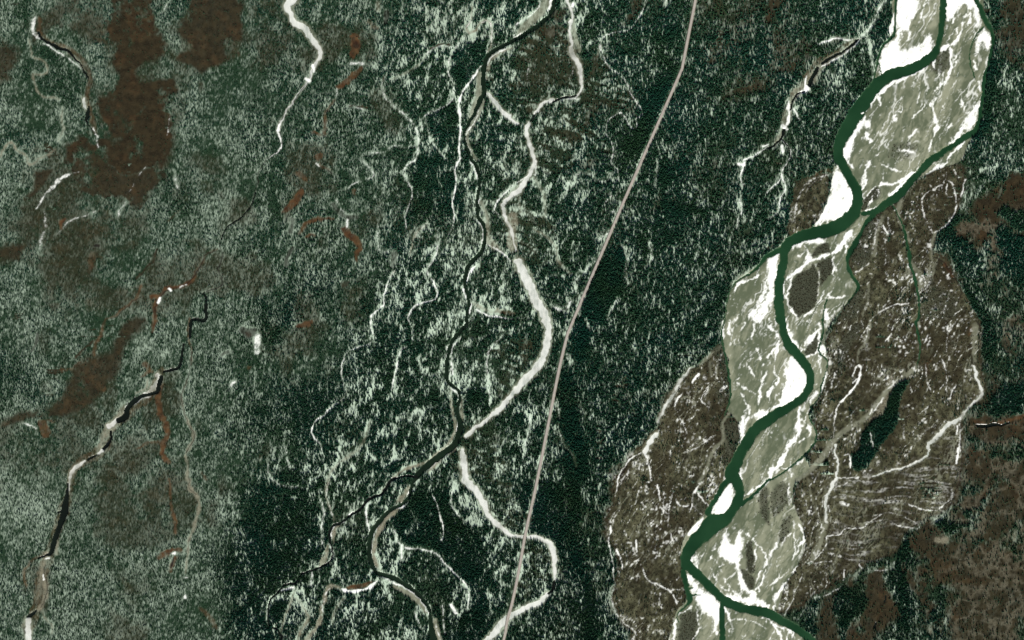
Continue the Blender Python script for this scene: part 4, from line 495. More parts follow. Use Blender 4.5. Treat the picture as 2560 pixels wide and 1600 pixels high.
    ('open', .5, 20, '@0,3 0,0 450,0 500,400 200,500 0,400'), ('open', .5, 12, '@1,1 2200,1250 2419,1150 2419,1350 2260,1380'), ('open', .5, 18, '@0,1 1750,350 2400,300 2300,600 1800,620'),
]
for lay, k, soft, s in AREAS:
    stamp_area(layers[lay], s, k=k, soft=7.0 if lay == 'drift' else soft, warp='wild2' if lay == 'brown' and soft <= 12 else 'rough' if lay == 'dense' and soft <= 12 else {'gravel': 'clean', 'brown': 'wild', 'open': 'wild', 'dense': 'wild', 'flat': 'wild2', 'scroll': 'wild'}.get(lay, 'rough'))

river_fields, stream_fields, frozen_fields = [], [], []
depth = F()
for spec, dst in ((RIVER, river_fields), (STREAM, stream_fields)):
    for name, label, cat, lines in spec:
        f = F()
        for s in lines:
            stamp_line(f, s, soft=1.5, warp='bank')
            if spec is RIVER:
                stamp_line(depth, s, soft=9.0, warp='rough')
        dst.append(f)
for name, label, lines in FROZEN:
    f = F()
    for s in lines:
        stamp_line(f, s, soft=1.5, warp='rough')
        fr = ' '.join(','.join(t.split(',')[:2] + ['%.0f' % (float(t.split(',')[2]) * 1.5 + 10)]) if t[0] != '@' and t.count(',') == 2 else t for t in s.split())
        stamp_line(layers['olive'], fr, w=30, k=.55, soft=5.0, warp='rough')
        stamp_line(corridor, fr, w=30, soft=5.0)
    frozen_fields.append(f)
L = layers
# the long bar between the two arms, and the small bars inside the river, are not under water
bar = F()
stamp_area(bar, '@2,3 2065,25 2092,110 2072,220 2022,300 1960,325 1900,318 1885,290 1960,170', soft=1.5, warp='clean')
stamp_area(bar, '@2,3 1815,345 1765,455 1675,530 1662,500 1735,420', soft=1.5, warp='clean')
stamp_line(bar, '@3,0 885,1072,14 905,1060,12', soft=1.5)
stamp_area(bar, '@3,0 1192,115 1196,160 1185,290 1150,340 1140,270 1165,200', soft=1.5, warp='clean')
for f in river_fields:
    f *= (1 - bar)
L['gravel'] = np.maximum(L['gravel'], bar)
L['drift'] = np.maximum(L['drift'], bar * 0.9)

# ------------------------------------------------------------------ weathering of the traced layers
n_lo = fbm(GX, GY, 90, seed=11, octs=4)
n_mid = fbm(GX, GY, 28, seed=12)
n_fin = fbm(GX, GY, 9, seed=13, octs=2)
n_pix = vnoise(GX, GY, 4.2, seed=14)
gw0 = rng.random((NY, NX)).astype(np.float32)
n_pix2 = vnoise(GX, GY, 3.0, seed=15)
ca, sa = math.cos(math.radians(24)), math.sin(math.radians(24))
FU = GX * ca + GY * sa                       # across / along the valley
FV = -GX * sa + GY * ca
FUw = FU + 26 * (fbm(GX, GY, 70, seed=16) - 0.5)
streak = fbm(FUw, FV, 7, 60, seed=17)
streak2 = fbm(FUw, FV, 4, 24, seed=18, octs=2)
fan = fbm(GX + GY * 0.25 + 0, GY + 26 * (fbm(GX, GY, 80, seed=19) - 0.5), 40, 5.5, seed=20)

water_any = F()
for f in river_fields + stream_fields:
    np.maximum(water_any, f, out=water_any)
frozen_any = F()
for f in frozen_fields:
    np.maximum(frozen_any, f, out=frozen_any)

gravel, flat, scrub = L['gravel'], L['flat'] * (1 - L['gravel']) * (1 - sstep(.4, .7, L['dense'])), L['scrub']
drift = L['drift']
lace = fbm(FUw + 10 * FINE_X, FV, 4.5, 34, seed=60, octs=3)
fray = (lace - .5) * 1.5 + (streak - .5) * .6 + (n_pix - .5) * .30
d_core = (.78 + .34 * n_fin) * sstep(.26, .84, (gw0 - .5) * .22 + drift * .98 + fray * (1 - .30 * drift))
wisps = 1 - np.abs(fbm(FUw + 14 * WARP_X, FV, 26, 150, seed=61, octs=4) - .5) * 22        # thin meandering lines of blown snow
wisps = sstep(.35, .95, wisps + (n_pix - .5) * .6) * sstep(.44, .62, n_lo * .6 + n_mid * .4) * .6
snow_gravel = np.maximum(d_core, wisps * (1 - scrub)) * gravel
spk_m = sstep(.40, .66, fbm(GX, GY, 46, seed=51))
specks = sstep(.66, .86, n_pix * .42 + n_fin * .3 + n_mid * .25 + vnoise(GX, GY, 5.5, seed=52) * .1) * (.15 + .75 * spk_m) * .8
flat_streak = sstep(.62, .74, streak2 * .40 + n_pix * .2 + n_mid * .25 + n_lo * .15) * (.2 + .8 * sstep(.4, .6, fbm(GX, GY, 60, seed=53)))
in_fan = F()
stamp_area(in_fan, '@3,2 1240,1420 1500,1270 1640,1110 1800,1000 1810,1512 @3,3 1790,0 1720,230 1440,430 1200,680 900,780 600,800 450,740 570,530 560,150 700,0 @3,2 900,1490', soft=14)
fan_snow = sstep(.50, .74, fan * .72 + .2 * n_pix + .22 * (n_mid - .3)) * (.15 + .75 * sstep(.36, .66, fbm(GX, GY, 42, seed=54)))
flat_snow = np.maximum(np.maximum(specks, flat_streak * .7) * (1 - in_fan), fan_snow * in_fan * .55 * (.3 + 1.2 * (n_fin - .2))) * flat * (1 - .5 * L['brown'])
ls_ = L['snow'] * (.72 + .55 * n_mid)
line_snow = sstep(.20, .92, ls_ + ((gw0 - .5) * .40 + (n_pix - .5) * .5 + (n_fin - .5) * .7) * (1.2 - .55 * ls_)) * (.35 + .65 * ls_) * sstep(.04, .22, ls_)
line_snow = np.clip(line_snow, 0, 1)
snow = np.maximum.reduce([snow_gravel, flat_snow, line_snow, frozen_any * .42 * sstep(.25, .6, n_mid)])
scrub_snow = sstep(.62, .8, n_pix2 * .4 + streak2 * .4 + n_fin * .25) * .55
snow = snow * (1 - scrub * (1 - scrub_snow) * (drift < .5))
snow = np.clip(snow, 0, 1)

b_n = fbm(GX, GY, 60, 75, seed=55, octs=5)
brown = L['brown'] * sstep(.12, .60, L['brown'] * .72 + (b_n - .5) * 2.0 + (n_fin - .5) * .5 + .06)
brown = np.clip(brown, 0, 1) * (1 - flat * .5)
brown = np.maximum(brown, np.clip(flat * 1.9, 0, 1) * .85 * (flat < .62) * sstep(.02, .3, flat))
brown = np.maximum(brown, flat * sstep(.46, .62, fbm(GX, GY, 52, 80, seed=71, octs=4)) * .5)
orange = np.clip(L['orange'] * (0.55 + .8 * (n_fin)), 0, 1)
orange = np.maximum(orange, L['brown'] * sstep(.56, .72, fbm(GX, GY, 36, seed=56, octs=4)) * .20 * (1 - flat))
bog_net = 1 - np.abs(fbm(GX, GY, 40, seed=21, octs=4) - .5) * 11
bog_net = np.clip(bog_net, 0, 1)
east_bog = sstep(2300, 2420, GX) * sstep(1000, 1080, GY) + sstep(2230, 2330, GX) * sstep(500, 560, GY) * (1 - sstep(800, 900, GY))
tan = np.clip(L['tan'] * (.6 + .7 * n_fin), 0, 1)
tan = np.maximum(tan, np.clip(bog_net * L['brown'] * np.clip(east_bog, 0, 1) * .42 * (.4 + .9 * n_mid), 0, 1))
olive = np.clip(L['olive'] * (.75 + .4 * n_mid), 0, 1)
thread = np.maximum(1 - np.abs(fbm(FUw + 16 * WARP_X, FV, 20, 120, seed=72, octs=4) - .5) * 24, 1 - np.abs(fbm(FUw + 16 * WARP_X, FV, 44, 200, seed=73, octs=4) - .5) * 34)
thread = sstep(.1, .9, thread) * flat * sstep(.40, .58, fbm(GX, GY, 70, seed=74))
olive = np.maximum(olive, thread * .75)
snow = np.maximum(snow, thread * sstep(.52, .70, n_fin * .6 + n_pix * .4) * .75 * (1 - in_fan))

# three kinds of wood: low woodland of the plain, close mid wood, tall wood of the flood plain
zn = 90 * (n_lo - .5)
by = np.array([0, 200, 400, 600, 800, 1000, 1100, 1200, 1600.])
b1 = np.interp(GY, by, [640, 640, 625, 600, 580, 570, 560, 552, 560.])
b2 = np.interp(GY, by, [1010, 985, 1000, 1000, 940, 830, 740, 640, 570.])
z_mid = sstep(-35, 35, GX - b1 + zn)
z_tall = sstep(-110, 90, GX - b2 + zn)
z_east = sstep(1330, 1480, GX + .12 * (GY - 800))
z_far = sstep(2150, 2300, GX + .35 * (GY - 800))
gap = sstep(.46, .72, fbm(GX + GY * .22, GY, 8, 20, seed=22) * .75 + .25 * n_mid)      # glades drawn out roughly north to south
gw = rng.random((NY, NX)).astype(np.float32)
gv3 = (np.roll(gw, 1, 0) + gw + np.roll(gw, -1, 0)) / 3
shade_grain = .5 + (gv3 - .5) * .75 + (vnoise(GX + .12 * GY, GY, 2.6, 7.0, seed=57) - .5) * .45  # speckle with upright streaks, painting tree shadow streaks into the ground tone
pale = .45 + .02 * z_mid * (1 - z_tall) + .45 * (n_mid - .5) + 1.15 * (shade_grain - .5) + .4 * (n_fin - .5) + .65 * (n_lo - .5)
glade = (1 - .8 * L['dense']) * z_tall * (1 - .45 * z_east) + .45 * z_mid * (1 - z_tall)
pale += glade * (.62 * gap - .20) - .06 * z_east * (1 - gap) - .06 * z_far
loops = 1 - np.abs(fbm(GX + 20 * WARP_X, GY, 85, 150, seed=64, octs=3) - .5) * 34        # traces of older channels
loops2 = 1 - np.abs(fbm(GX + 20 * WARP_X, GY, 48, 110, seed=65, octs=3) - .5) * 26
loops = np.maximum(np.clip(loops, 0, 1), .8 * np.clip(loops2, 0, 1)) * np.maximum(z_tall * (1 - .75 * z_east) * (1 - z_far), .35 * z_mid)
loops = loops * sstep(.38, .56, n_mid)
rot = math.radians(-22)
sc_u, sc_v = GX * math.cos(rot) - GY * math.sin(rot), GX * math.sin(rot) + GY * math.cos(rot) + 40 * (fbm(GX, GY, 120, seed=66) - .5)
band = sstep(.42, .70, fbm(sc_u, sc_v + 26 * (n_mid - .5), 38, 9, seed=67, octs=3) + .35 * (shade_grain - .5))
pale += .22 * L['open'] - .20 * L['dense'] + (.42 * sstep(.2, .9, loops) + .22 * corridor) * (1 - .7 * L['dense'])
pale = pale * (1 - L['scroll'] * (.75 - .75 * band)) + .2 * L['scroll'] * band
pale = sstep(.20, 1.02, pale) * (1 - .55 * L['brown']) * (.50 + .36 * z_tall)
brown = np.maximum(brown, L['scroll'] * (1 - band) * (.35 + .8 * (n_mid - .2)).clip(0, 1) * .85)
brown = np.maximum(brown, .55 * sstep(.54, .68, fbm(GX, GY, 110, 150, seed=68, octs=5)) * (1 - .6 * z_tall) * (1 - gravel) * (1 - flat))

# ------------------------------------------------------------------ ground height
height = 1.6 * (1 - np.clip(gravel + .5 * flat, 0, 1)) + 2.4 * (n_lo - .5) + .8 * (n_mid - .5) * (1 - gravel)
height -= 1.6 * np.maximum(water_any, frozen_any * .5)
height += .35 * gravel * (streak - .5) + .5 * scrub
height = (height * (1 - water_any) + water_any * (-1.6)).astype(np.float32)
edge = np.minimum(np.minimum(GX - X0, X1 - GX), np.minimum(GY - Y0, Y1 - GY))
height *= np.clip(edge / 20, 0, 1)

# ------------------------------------------------------------------ materials


def new_mat(name):
    m = bpy.data.materials.new(name)
    m.use_nodes = True
    nt = m.node_tree
    nt.nodes.clear()
    out = nt.nodes.new('ShaderNodeOutputMaterial')
    b = nt.nodes.new('ShaderNodeBsdfPrincipled')
    nt.links.new(b.outputs[0], out.inputs[0])
    b.inputs['Roughness'].default_value = .9
    b.inputs['Specular IOR Level'].default_value = .1
    return m, nt, b


def rgb(c):
    return (c[0], c[1], c[2], 1)


def noise_node(nt, scale, detail=3, stretch=None, rot=0):
    geo = nt.nodes.new('ShaderNodeNewGeometry')
    mp = nt.nodes.new('ShaderNodeMapping')
    mp.inputs['Rotation'].default_value = (0, 0, rot)
    st = stretch or (1, 1, 1)
    mp.inputs['Scale'].default_value = (st[0] / scale, st[1] / scale, st[2] / scale)
    nt.links.new(geo.outputs['Position'], mp.inputs[0])
    nz = nt.nodes.new('ShaderNodeTexNoise')
    nz.inputs['Scale'].default_value = 1.0
    nz.inputs['Detail'].default_value = detail
    nt.links.new(mp.outputs[0], nz.inputs['Vector'])
    return nz.outputs['Fac']


def contrast(nt, fac, lo, hi):
    r = nt.nodes.new('ShaderNodeMapRange')
    r.inputs['From Min'].default_value = lo
    r.inputs['From Max'].default_value = hi
    nt.links.new(fac, r.inputs['Value'])
    return r.outputs['Result']


def mix(nt, fac, a, b):
    m = nt.nodes.new('ShaderNodeMix')
    m.data_type = 'RGBA'
    if isinstance(fac, (int, float)):
        m.inputs[0].default_value = fac
    else:
        nt.links.new(fac, m.inputs[0])
    for k, v in ((6, a), (7, b)):
        if isinstance(v, tuple):
            m.inputs[k].default_value = rgb(v)
        else:
            nt.links.new(v, m.inputs[k])
    return m.outputs[2]


def attr(nt, name):
    a = nt.nodes.new('ShaderNodeAttribute')
    a.attribute_name = name
    return a.outputs['Fac']


SNOW = (.86, .89, .87)


def terrain_material(name, dark, light, base_attr=None, base_noise=(14, 1, 1, 0), snow_col=SNOW):
    """ground cover: a two tone base, then bog, moss, sand, silt and snow where they lie"""
    m, nt, b = new_mat(name)
    fine = noise_node(nt, 5.0, 2)
    mid = noise_node(nt, 34.0, 4)
    if base_attr:
        base = mix(nt, attr(nt, base_attr), dark, light)
    else:
        s, sx, sy, r = base_noise
        base = mix(nt, contrast(nt, noise_node(nt, s, 4, (sx, sy, 1), r), .32, .68), dark, light)
    bog = mix(nt, contrast(nt, mid, .35, .65), (.0120, .0097, .0048), (.0285, .0222, .0108))
    bog = mix(nt, contrast(nt, fine, .5, .85), bog, (.036, .031, .019))
    red = mix(nt, contrast(nt, mid, .35, .65), (.036, .0165, .0075), (.090, .049, .021))
    sand = mix(nt, contrast(nt, fine, .3, .7), (.12, .113, .078), (.25, .238, .178))
    silt = mix(nt, contrast(nt, mid, .3, .7), (.115, .125, .085), (.22, .23, .175))
    peat = (.0075, .0055, .005)
    c = mix(nt, attr(nt, 'brown'), base, bog)
    c = mix(nt, attr(nt, 'orange'), c, red)
    c = mix(nt, attr(nt, 'tan'), c, sand)
    c = mix(nt, attr(nt, 'olive'), c, silt)
    c = mix(nt, attr(nt, 'scrub'), c, mix(nt, contrast(nt, fine, .3, .75), (.018, .022, .013), (.066, .073, .050)))
    c = mix(nt, attr(nt, 'creek'), c, peat)
    c = mix(nt, attr(nt, 'snow'), c, snow_col)
    nt.links.new(c, b.inputs['Base Color'])
    bump = nt.nodes.new('ShaderNodeBump')
    bump.inputs['Strength'].default_value = .6
    bump.inputs['Distance'].default_value = .8
    nt.links.new(fine, bump.inputs['Height'])
    nt.links.new(bump.outputs[0], b.inputs['Normal'])
    return m


M_floor = terrain_material('forest_floor_lichen_snow_shade', (.012, .030, .015), (.49, .61, .495), 'pale')  # pale tone holds lichen and snow plus painted shadow streaks
M_flat = terrain_material('scrub_flat_cover', (.020, .0205, .0110), (.094, .096, .056), 'silt_tone')
M_gravel = terrain_material('river_gravel', (.088, .108, .068), (.235, .250, .180), 'silt_tone')
M_ice = terrain_material('snow_on_ice', (.42, .49, .48), (.86, .89, .87), None, (13, 1, .28, math.radians(18)))


def water_material(name, c1, c2, shoal=None):
    m, nt, b = new_mat(name)
    col = mix(nt, contrast(nt, noise_node(nt, 160, 3), .35, .65), c1, c2)
    if shoal:
        col = mix(nt, attr(nt, 'depth'), shoal, col)
    nt.links.new(col, b.inputs['Base Color'])
    b.inputs['Roughness'].default_value = .25
    b.inputs['IOR'].default_value = 1.33
    b.inputs['Specular IOR Level'].default_value = .4
    bump = nt.nodes.new('ShaderNodeBump')
    bump.inputs['Strength'].default_value = .15
    bump.inputs['Distance'].default_value = .3
    nt.links.new(noise_node(nt, 9, 2), bump.inputs['Height'])
    nt.links.new(bump.outputs[0], b.inputs['Normal'])
    return m


M_river = water_material('silty_green_water', (.0070, .0310, .0125), (.0118, .0440, .0185), (.034, .072, .034))
M_dark = water_material('dark_peaty_water', (.0035, .0050, .0038), (.0055, .009, .0065))
M_stream = water_material('deep_forest_water', (.005, .011, .006), (.0085, .019, .010))


def plain_material(name, c1, c2, scale=20, rough=.9):
    m, nt, b = new_mat(name)
    nt.links.new(mix(nt, contrast(nt, noise_node(nt, scale, 4), .3, .7), c1, c2), b.inputs['Base Color'])
    b.inputs['Roughness'].default_value = rough
    return m


def foliage_material(name, c1, c2, c3):
    m, nt, b = new_mat(name)
    oi = nt.nodes.new('ShaderNodeObjectInfo')
    big = contrast(nt, noise_node(nt, 240, 4), .35, .65)
    c = mix(nt, oi.outputs['Random'], c1, c2)
    c = mix(nt, big, c, c3)
    nt.links.new(c, b.inputs['Base Color'])
    return m


M_spruce = foliage_material('spruce_needles', (.012, .047, .021), (.029, .080, .037), (.009, .060, .040))
M_willow = foliage_material('bare_willow_twigs', (.020, .0165, .009), (.044, .037, .022), (.030, .027, .015))
M_bark = plain_material('spruce_bark', (.03, .024, .018), (.06, .05, .04), 1)
M_road = plain_material('worn_pale_asphalt', (.30, .275, .25), (.36, .335, .305), 30)
M_shoulder = plain_material('gravel_shoulder', (.20, .18, .155), (.29, .265, .235), 12)

# ------------------------------------------------------------------ split the sheet into its pieces
cellc = lambda f: .25 * (f[:-1, :-1] + f[1:, :-1] + f[:-1, 1:] + f[1:, 1:])
cls = np.zeros((NY - 1, NX - 1), np.int16)          # 0 = ground
CX, CY = cellc(GX), cellc(GY)
pieces = [('ground', 'dark spruce plain with grey lichen, old snow and brown bog', 'ground', M_floor)]


def claim(mask, name, label, cat, mat):
    pieces.append((name, label, cat, mat))
    cls[mask] = len(pieces) - 1


fl = cellc(flat) > .5
claim(fl & (CX < 1960) & (CY > 800), 'scrub_flat', 'brown scrub flat flecked with snow west of the lower river', 'scrub flat', M_flat)
claim(fl & (CX >= 1960) & (CY > 800), 'scrub_flat', 'brown scrub flats with thin snow lines east of the lower river', 'scrub flat', M_flat)
claim(fl & (CX < 2100) & (CY <= 800), 'scrub_flat', 'grey half moon scrub flat inside the upper river bend', 'scrub flat', M_flat)
claim(fl & (CX >= 2100) & (CY <= 800), 'scrub_flat', 'brown scrub flats below the upper gravel bar on the east side', 'scrub flat', M_flat)

gv = cellc(gravel) > .5
rc = cellc(np.maximum.reduce(river_fields[:1])) > .5
SEEDS = [(2290, 60, 'snow covered gravel bar at the top between two green arms'), (2400, 250, 'largest pale gravel bar, in the upper bend of the green river'),
         (2075, 490, 'white triangular gravel bar tucked against the scrub half moon'), (2020, 690, 'gravel bar with dark scrub islands right of the straight river reach'),
         (1870, 900, 'broad pale gravel bar along the west bank of the middle river'), (1970, 1090, 'long gravel bar inside the lower river bend'),
         (1810, 1250, 'small snowy island in the lower river between two arms'), (1900, 1400, 'fan shaped gravel bar with a white snow plume at the bottom'),
         (1770, 1500, 'snowy gravel spit between two green arms at the bottom'), (1850, 1560, 'gravel bar at the very bottom edge below the river'),
         (2200, 560, 'narrow gravel tongue below the river fork'), (2190, 850, 'thin gravel strip beside the looping side channel')]
# nearest seed without crossing the main river, on a coarse lattice
Q = 4
open_c = (gv & ~rc)[::Q, ::Q]
own = np.full(open_c.shape, -1, np.int16)
front = []
for k, (sx, sy, lb) in enumerate(SEEDS):
    j, i = int((sy - Y0) / STEP / Q), int((sx - X0) / STEP / Q)
    if not open_c[j, i]:
        jj, ii = np.nonzero(open_c)
        q = np.argmin((jj - j) ** 2 + (ii - i) ** 2)
        j, i = jj[q], ii[q]
    own[j, i] = k
    front.append((j, i))
while front:
    nxt = []
    for j, i in front:
        for dj, di in ((1, 0), (-1, 0), (0, 1), (0, -1)):
            a, b = j + dj, i + di
            if 0 <= a < own.shape[0] and 0 <= b < own.shape[1] and open_c[a, b] and own[a, b] < 0:
                own[a, b] = own[j, i]
                nxt.append((a, b))
    front = nxt
jj, ii = np.nonzero(own >= 0)
full_own = np.repeat(np.repeat(own, Q, 0), Q, 1)[:NY - 1, :NX - 1]
for k, (sx, sy, lb) in enumerate(SEEDS):
    mk = gv & (full_own == k)
    if mk.sum() > 30:
        claim(mk, 'gravel_bar', lb, 'gravel bar', M_gravel)
rest = gv & (full_own < 0)
claim(rest, 'gravel_margin', 'thin fringe of gravel along the green river banks', 'gravel margin', M_gravel)

for (name, label, lines), f in zip(FROZEN, frozen_fields):
    claim(cellc(f) > .5, name, label, 'frozen channel', M_ice)
for (name, label, cat, lines), f in zip(STREAM, stream_fields):
    claim(cellc(f) > .45, name, label, cat, M_stream if ('middle of the forest' in label) else M_dark)
for (name, label, cat, lines), f in reversed(list(zip(RIVER, river_fields))):
    claim(cellc(f) > .5, name, label, cat, M_river)

wx_all = ((GX - 1280) * S).ravel()
wy_all = ((800 - GY) * S).ravel()
wz_all = height.ravel()
tone_x, tone_y = FUw + 30 * (n_mid - .5), FV + 40 * (n_lo - .5)
silt_tone = .5 + 1.0 * (fbm(tone_x, tone_y, 34, 110, seed=62, octs=4) - .5) + .9 * (fbm(tone_x, tone_y, 7, 40, seed=63) - .5) + .5 * (n_fin - .5) + .5 * (n_lo - .5)
silt_tone = np.where(gravel > .5, silt_tone, .36 + .9 * (silt_tone - .5) + 1.0 * (n_fin - .5) + .5 * (shade_grain - .5))
wet = np.maximum(1 - np.abs(fbm(FUw + 18 * WARP_X, FV, 30, 130, seed=75, octs=4) - .5) * 20, .8 - np.abs(fbm(FUw, FV + 20 * WARP_Y, 15, 70, seed=76, octs=3) - .5) * 15)
silt_tone = silt_tone + gravel * (.5 * (sstep(.40, .60, fbm(FUw, FV, 40, 130, seed=77, octs=4)) - .5) - .55 * sstep(.2, .9, wet))
silt_tone = np.clip(silt_tone, 0, 1)
depth_tone = np.clip((depth - .42) * 3.2 + .9 * (streak - .5), 0, 1)
ATT = {'depth': depth_tone, 'silt_tone': silt_tone, 'pale': pale, 'brown': brown, 'orange': orange, 'tan': tan, 'olive': olive, 'scrub': scrub,
       'creek': L['creek'], 'snow': snow}
vid = np.arange(NX * NY).reshape(NY, NX)


def sheet_piece(k):
    name, label, cat, mat = pieces[k]
    jj, ii = np.nonzero(cls == k)
    if len(jj) == 0:
        return None
    quads = np.stack([vid[jj + 1, ii], vid[jj + 1, ii + 1], vid[jj, ii + 1], vid[jj, ii]], 1)
    used, inv = np.unique(quads.ravel(), return_inverse=True)
    nv, nf = len(used), len(jj)
    co = np.stack([wx_all[used], wy_all[used], wz_all[used]], 1).astype(np.float32)
    loops = inv.astype(np.int32)
    extra_v = extra_f = 0
    if k == 0:                                   # the plain runs on to the horizon
        R = 60000.0
        cx0, cx1 = wx_all.min(), wx_all.max()
        cy0, cy1 = wy_all.min(), wy_all.max()
        ring = np.array([[cx0, cy0, 0], [cx1, cy0, 0], [cx1, cy1, 0], [cx0, cy1, 0], [-R, -R, 0], [R, -R, 0], [R, R, 0], [-R, R, 0]], np.float32)
        q = []
        for a in range(4):
            b = (a + 1) % 4
            q += [nv + 4 + a, nv + 4 + b, nv + b, nv + a]
        co = np.concatenate([co, ring])
        loops = np.concatenate([loops, np.array(q, np.int32)])
        extra_v, extra_f = 8, 4
    me = bpy.data.meshes.new(name)
    me.vertices.add(nv + extra_v)
    me.loops.add((nf + extra_f) * 4)
    me.polygons.add(nf + extra_f)
    me.vertices.foreach_set('co', co.ravel())
    me.loops.foreach_set('vertex_index', loops)
    me.polygons.foreach_set('loop_start', np.arange(0, (nf + extra_f) * 4, 4, dtype=np.int32))
    me.polygons.foreach_set('use_smooth', np.ones(nf + extra_f, bool))
    me.update(calc_edges=True)
    for an, fld in ATT.items():
        a = me.attributes.new(an, 'FLOAT', 'POINT')
        v = fld.ravel()[used].astype(np.float32)
        if extra_v:
            v = np.concatenate([v, np.full(extra_v, .25 if an in ('pale', 'brown') else 0, np.float32)])
        a.data.foreach_set('value', v)
    me.materials.append(mat)
    o = bpy.data.objects.new(name, me)
    coll.objects.link(o)
    o['label'] = label
    o['category'] = cat
    o['kind'] = 'structure'
    return o


for k in range(len(pieces)):
    sheet_piece(k)

# ------------------------------------------------------------------ the road
road_pts = [(x, y) for x, y, w in parse('@2,0 1733,0 1722,60 1668,330 1612,620 1604,650 1588,690 1410,1095 1232,1500 @2,1 1060,380 905,745 740,1130 582,1505 @2,2 545,80 530,115 520,150 452,430 382,780 310,1150 238,1512 @2,3 185,245 130,490 60,880 0,1165 @1,3 2380,1300 2340,1512')]
road_pts = [(road_pts[0][0] + 22, -110)] + road_pts + [(road_pts[-1][0] - 30, 1710)]
rp = np.array(smooth([(x, y, 0) for x, y in road_pts], n=6))[:, :2]


def sample(field, x, y):
    i = np.clip(((np.asarray(x) - X0) / STEP + .5).astype(int), 0, NX - 1)
    j = np.clip(((np.asarray(y) - Y0) / STEP + .5).astype(int), 0, NY - 1)
    return field[j, i]


def ribbon(name, offs, zs, mat, parent=None):
    """cross-section (offset across in metres, height) swept along the road line"""
    t = np.gradient(rp, axis=0)
    t /= np.linalg.norm(t, axis=1)[:, None] + 1e-9
    nrm = np.stack([-t[:, 1], t[:, 0]], 1)
    verts, faces = [], []
    base = np.convolve(np.pad(sample(height, rp[:, 0], rp[:, 1]), 6, mode='edge'), np.ones(13) / 13, 'valid')
    for (p, n, zb) in zip(rp, nrm, base):
        for o_, z_ in zip(offs, zs):
            q = p + n * o_ / S
            verts.append(((q[0] - 1280) * S, (800 - q[1]) * S, max(zb, 0.4) + z_))
    m = len(offs)
    for a in range(len(rp) - 1):
        for b in range(m - 1):
            faces.append((a * m + b, a * m + b + 1, (a + 1) * m + b + 1, (a + 1) * m + b))
    me = bpy.data.meshes.new(name)
    me.from_pydata(verts, [], faces)
    me.materials.append(mat)
    o = bpy.data.objects.new(name, me)
    coll.objects.link(o)
    o.parent = parent
    return o


road = ribbon('road', [-4.2, 0, 4.2], [1.92, 2.0, 1.92], M_road)
road['label'] = 'straight pale two lane road cutting through the dark forest'
road['category'] = 'road'
road['kind'] = 'structure'
ribbon('shoulder', [-8.8, -6.0, -4.2], [-1.0, 1.72, 1.92], M_shoulder, road)
ribbon('shoulder', [4.2, 6.0, 8.8], [1.92, 1.72, -1.0], M_shoulder, road)

# ------------------------------------------------------------------ forest: spruce clumps
rnd = random.Random(5)


def conifer(verts, faces, mats, x, y, h, r, sides=6):
    def ringv(z, rad, tw):
        b = len(verts)
        for q in range(sides):
            a = 2 * math.pi * q / sides + tw
            k = rad * (1 + rnd.uniform(-.18, .18))
            verts.append((x + k * math.cos(a), y + k * math.sin(a), z))
        return b
    tw = rnd.random() * 6
    t0 = len(verts)                                             # trunk
    for z, rad in ((-1.5, .16), (h * .3, .1)):
        for q in range(3):
            verts.append((x + rad * math.cos(2.1 * q), y + rad * math.sin(2.1 * q), z))
    for q in range(3):
        faces.append((t0 + q, t0 + (q + 1) % 3, t0 + 3 + (q + 1) % 3, t0 + 3 + q))
        mats.append(1)
    for z0, z1, rad in ((.10, .55, 1.0), (.36, .80, .74), (.62, 1.0, .46)):   # three skirts of boughs
        b = ringv(h * z0, r * rad, tw)
        apex = len(verts)
        verts.append((x + rnd.uniform(-.1, .1), y + rnd.uniform(-.1, .1), h * z1))
        for q in range(sides):
            faces.append((b + q, b + (q + 1) % sides, apex))
            mats.append(0)
        tw += .5


def bush(verts, faces, mats, x, y, h, r):
    b = len(verts)
    n = 6
    for z, rad in ((-.3, .5), (h * .55, 1.0)):
        for q in range(n):
            a = 2 * math.pi * q / n + z
            k = r * rad * (1 + rnd.uniform(-.3, .3))
            verts.append((x + k * math.cos(a), y + k * math.sin(a), z + rnd.uniform(-.1, .1)))
    top = len(verts)
    verts.append((x, y, h))
    for q in range(n):
        faces.append((b + q, b + (q + 1) % n, b + n + (q + 1) % n, b + n + q))
        faces.append((b + n + q, b + n + (q + 1) % n, top))
        mats += [0, 0]


def source(name, maker, mat):
    verts, faces, mats = [], [], []
    maker(verts, faces, mats)
    me = bpy.data.meshes.new(name)
    me.from_pydata(verts, [], faces)
    me.materials.append(mat)
    me.materials.append(M_bark)
    me.polygons.foreach_set('material_index', np.array(mats, np.int32))
    me.update()
    return bpy.data.objects.new(name, me)


def clump(n, spread, hlo, hhi):
    def mk(v, f, m):
        for q in range(n):
            a, d = rnd.random() * 6.28, spread * math.sqrt(rnd.random())
            h = rnd.uniform(hlo, hhi)
            conifer(v, f, m, d * math.cos(a), d * math.sin(a), h, h * rnd.uniform(.15, .21))
    return mk


def shrubs(n, spread):
    def mk(v, f, m):
        for q in range(n):
            a, d = rnd.random() * 6.28, spread * math.sqrt(rnd.random())
            h = rnd.uniform(1.0, 2.4)
            bush(v, f, m, d * math.cos(a), d * math.sin(a), h, h * rnd.uniform(.5, .8))
    return mk


spruce_kinds = bpy.data.collections.new('spruce_kinds')
for q in range(8):
    spruce_kinds.objects.link(source('spruce_clump', clump([2, 3, 3, 4, 4, 5, 5, 6][q], [1.0, 1.6, 2.0, 2.2, 2.6, 2.6, 3.0, 3.2][q], 6.5, 11.5), M_spruce))
willow_kinds = bpy.data.collections.new('willow_kinds')
for q in range(4):
    willow_kinds.objects.link(source('willow_clump', shrubs(4 + q, 3.0 + .4 * q), M_willow))


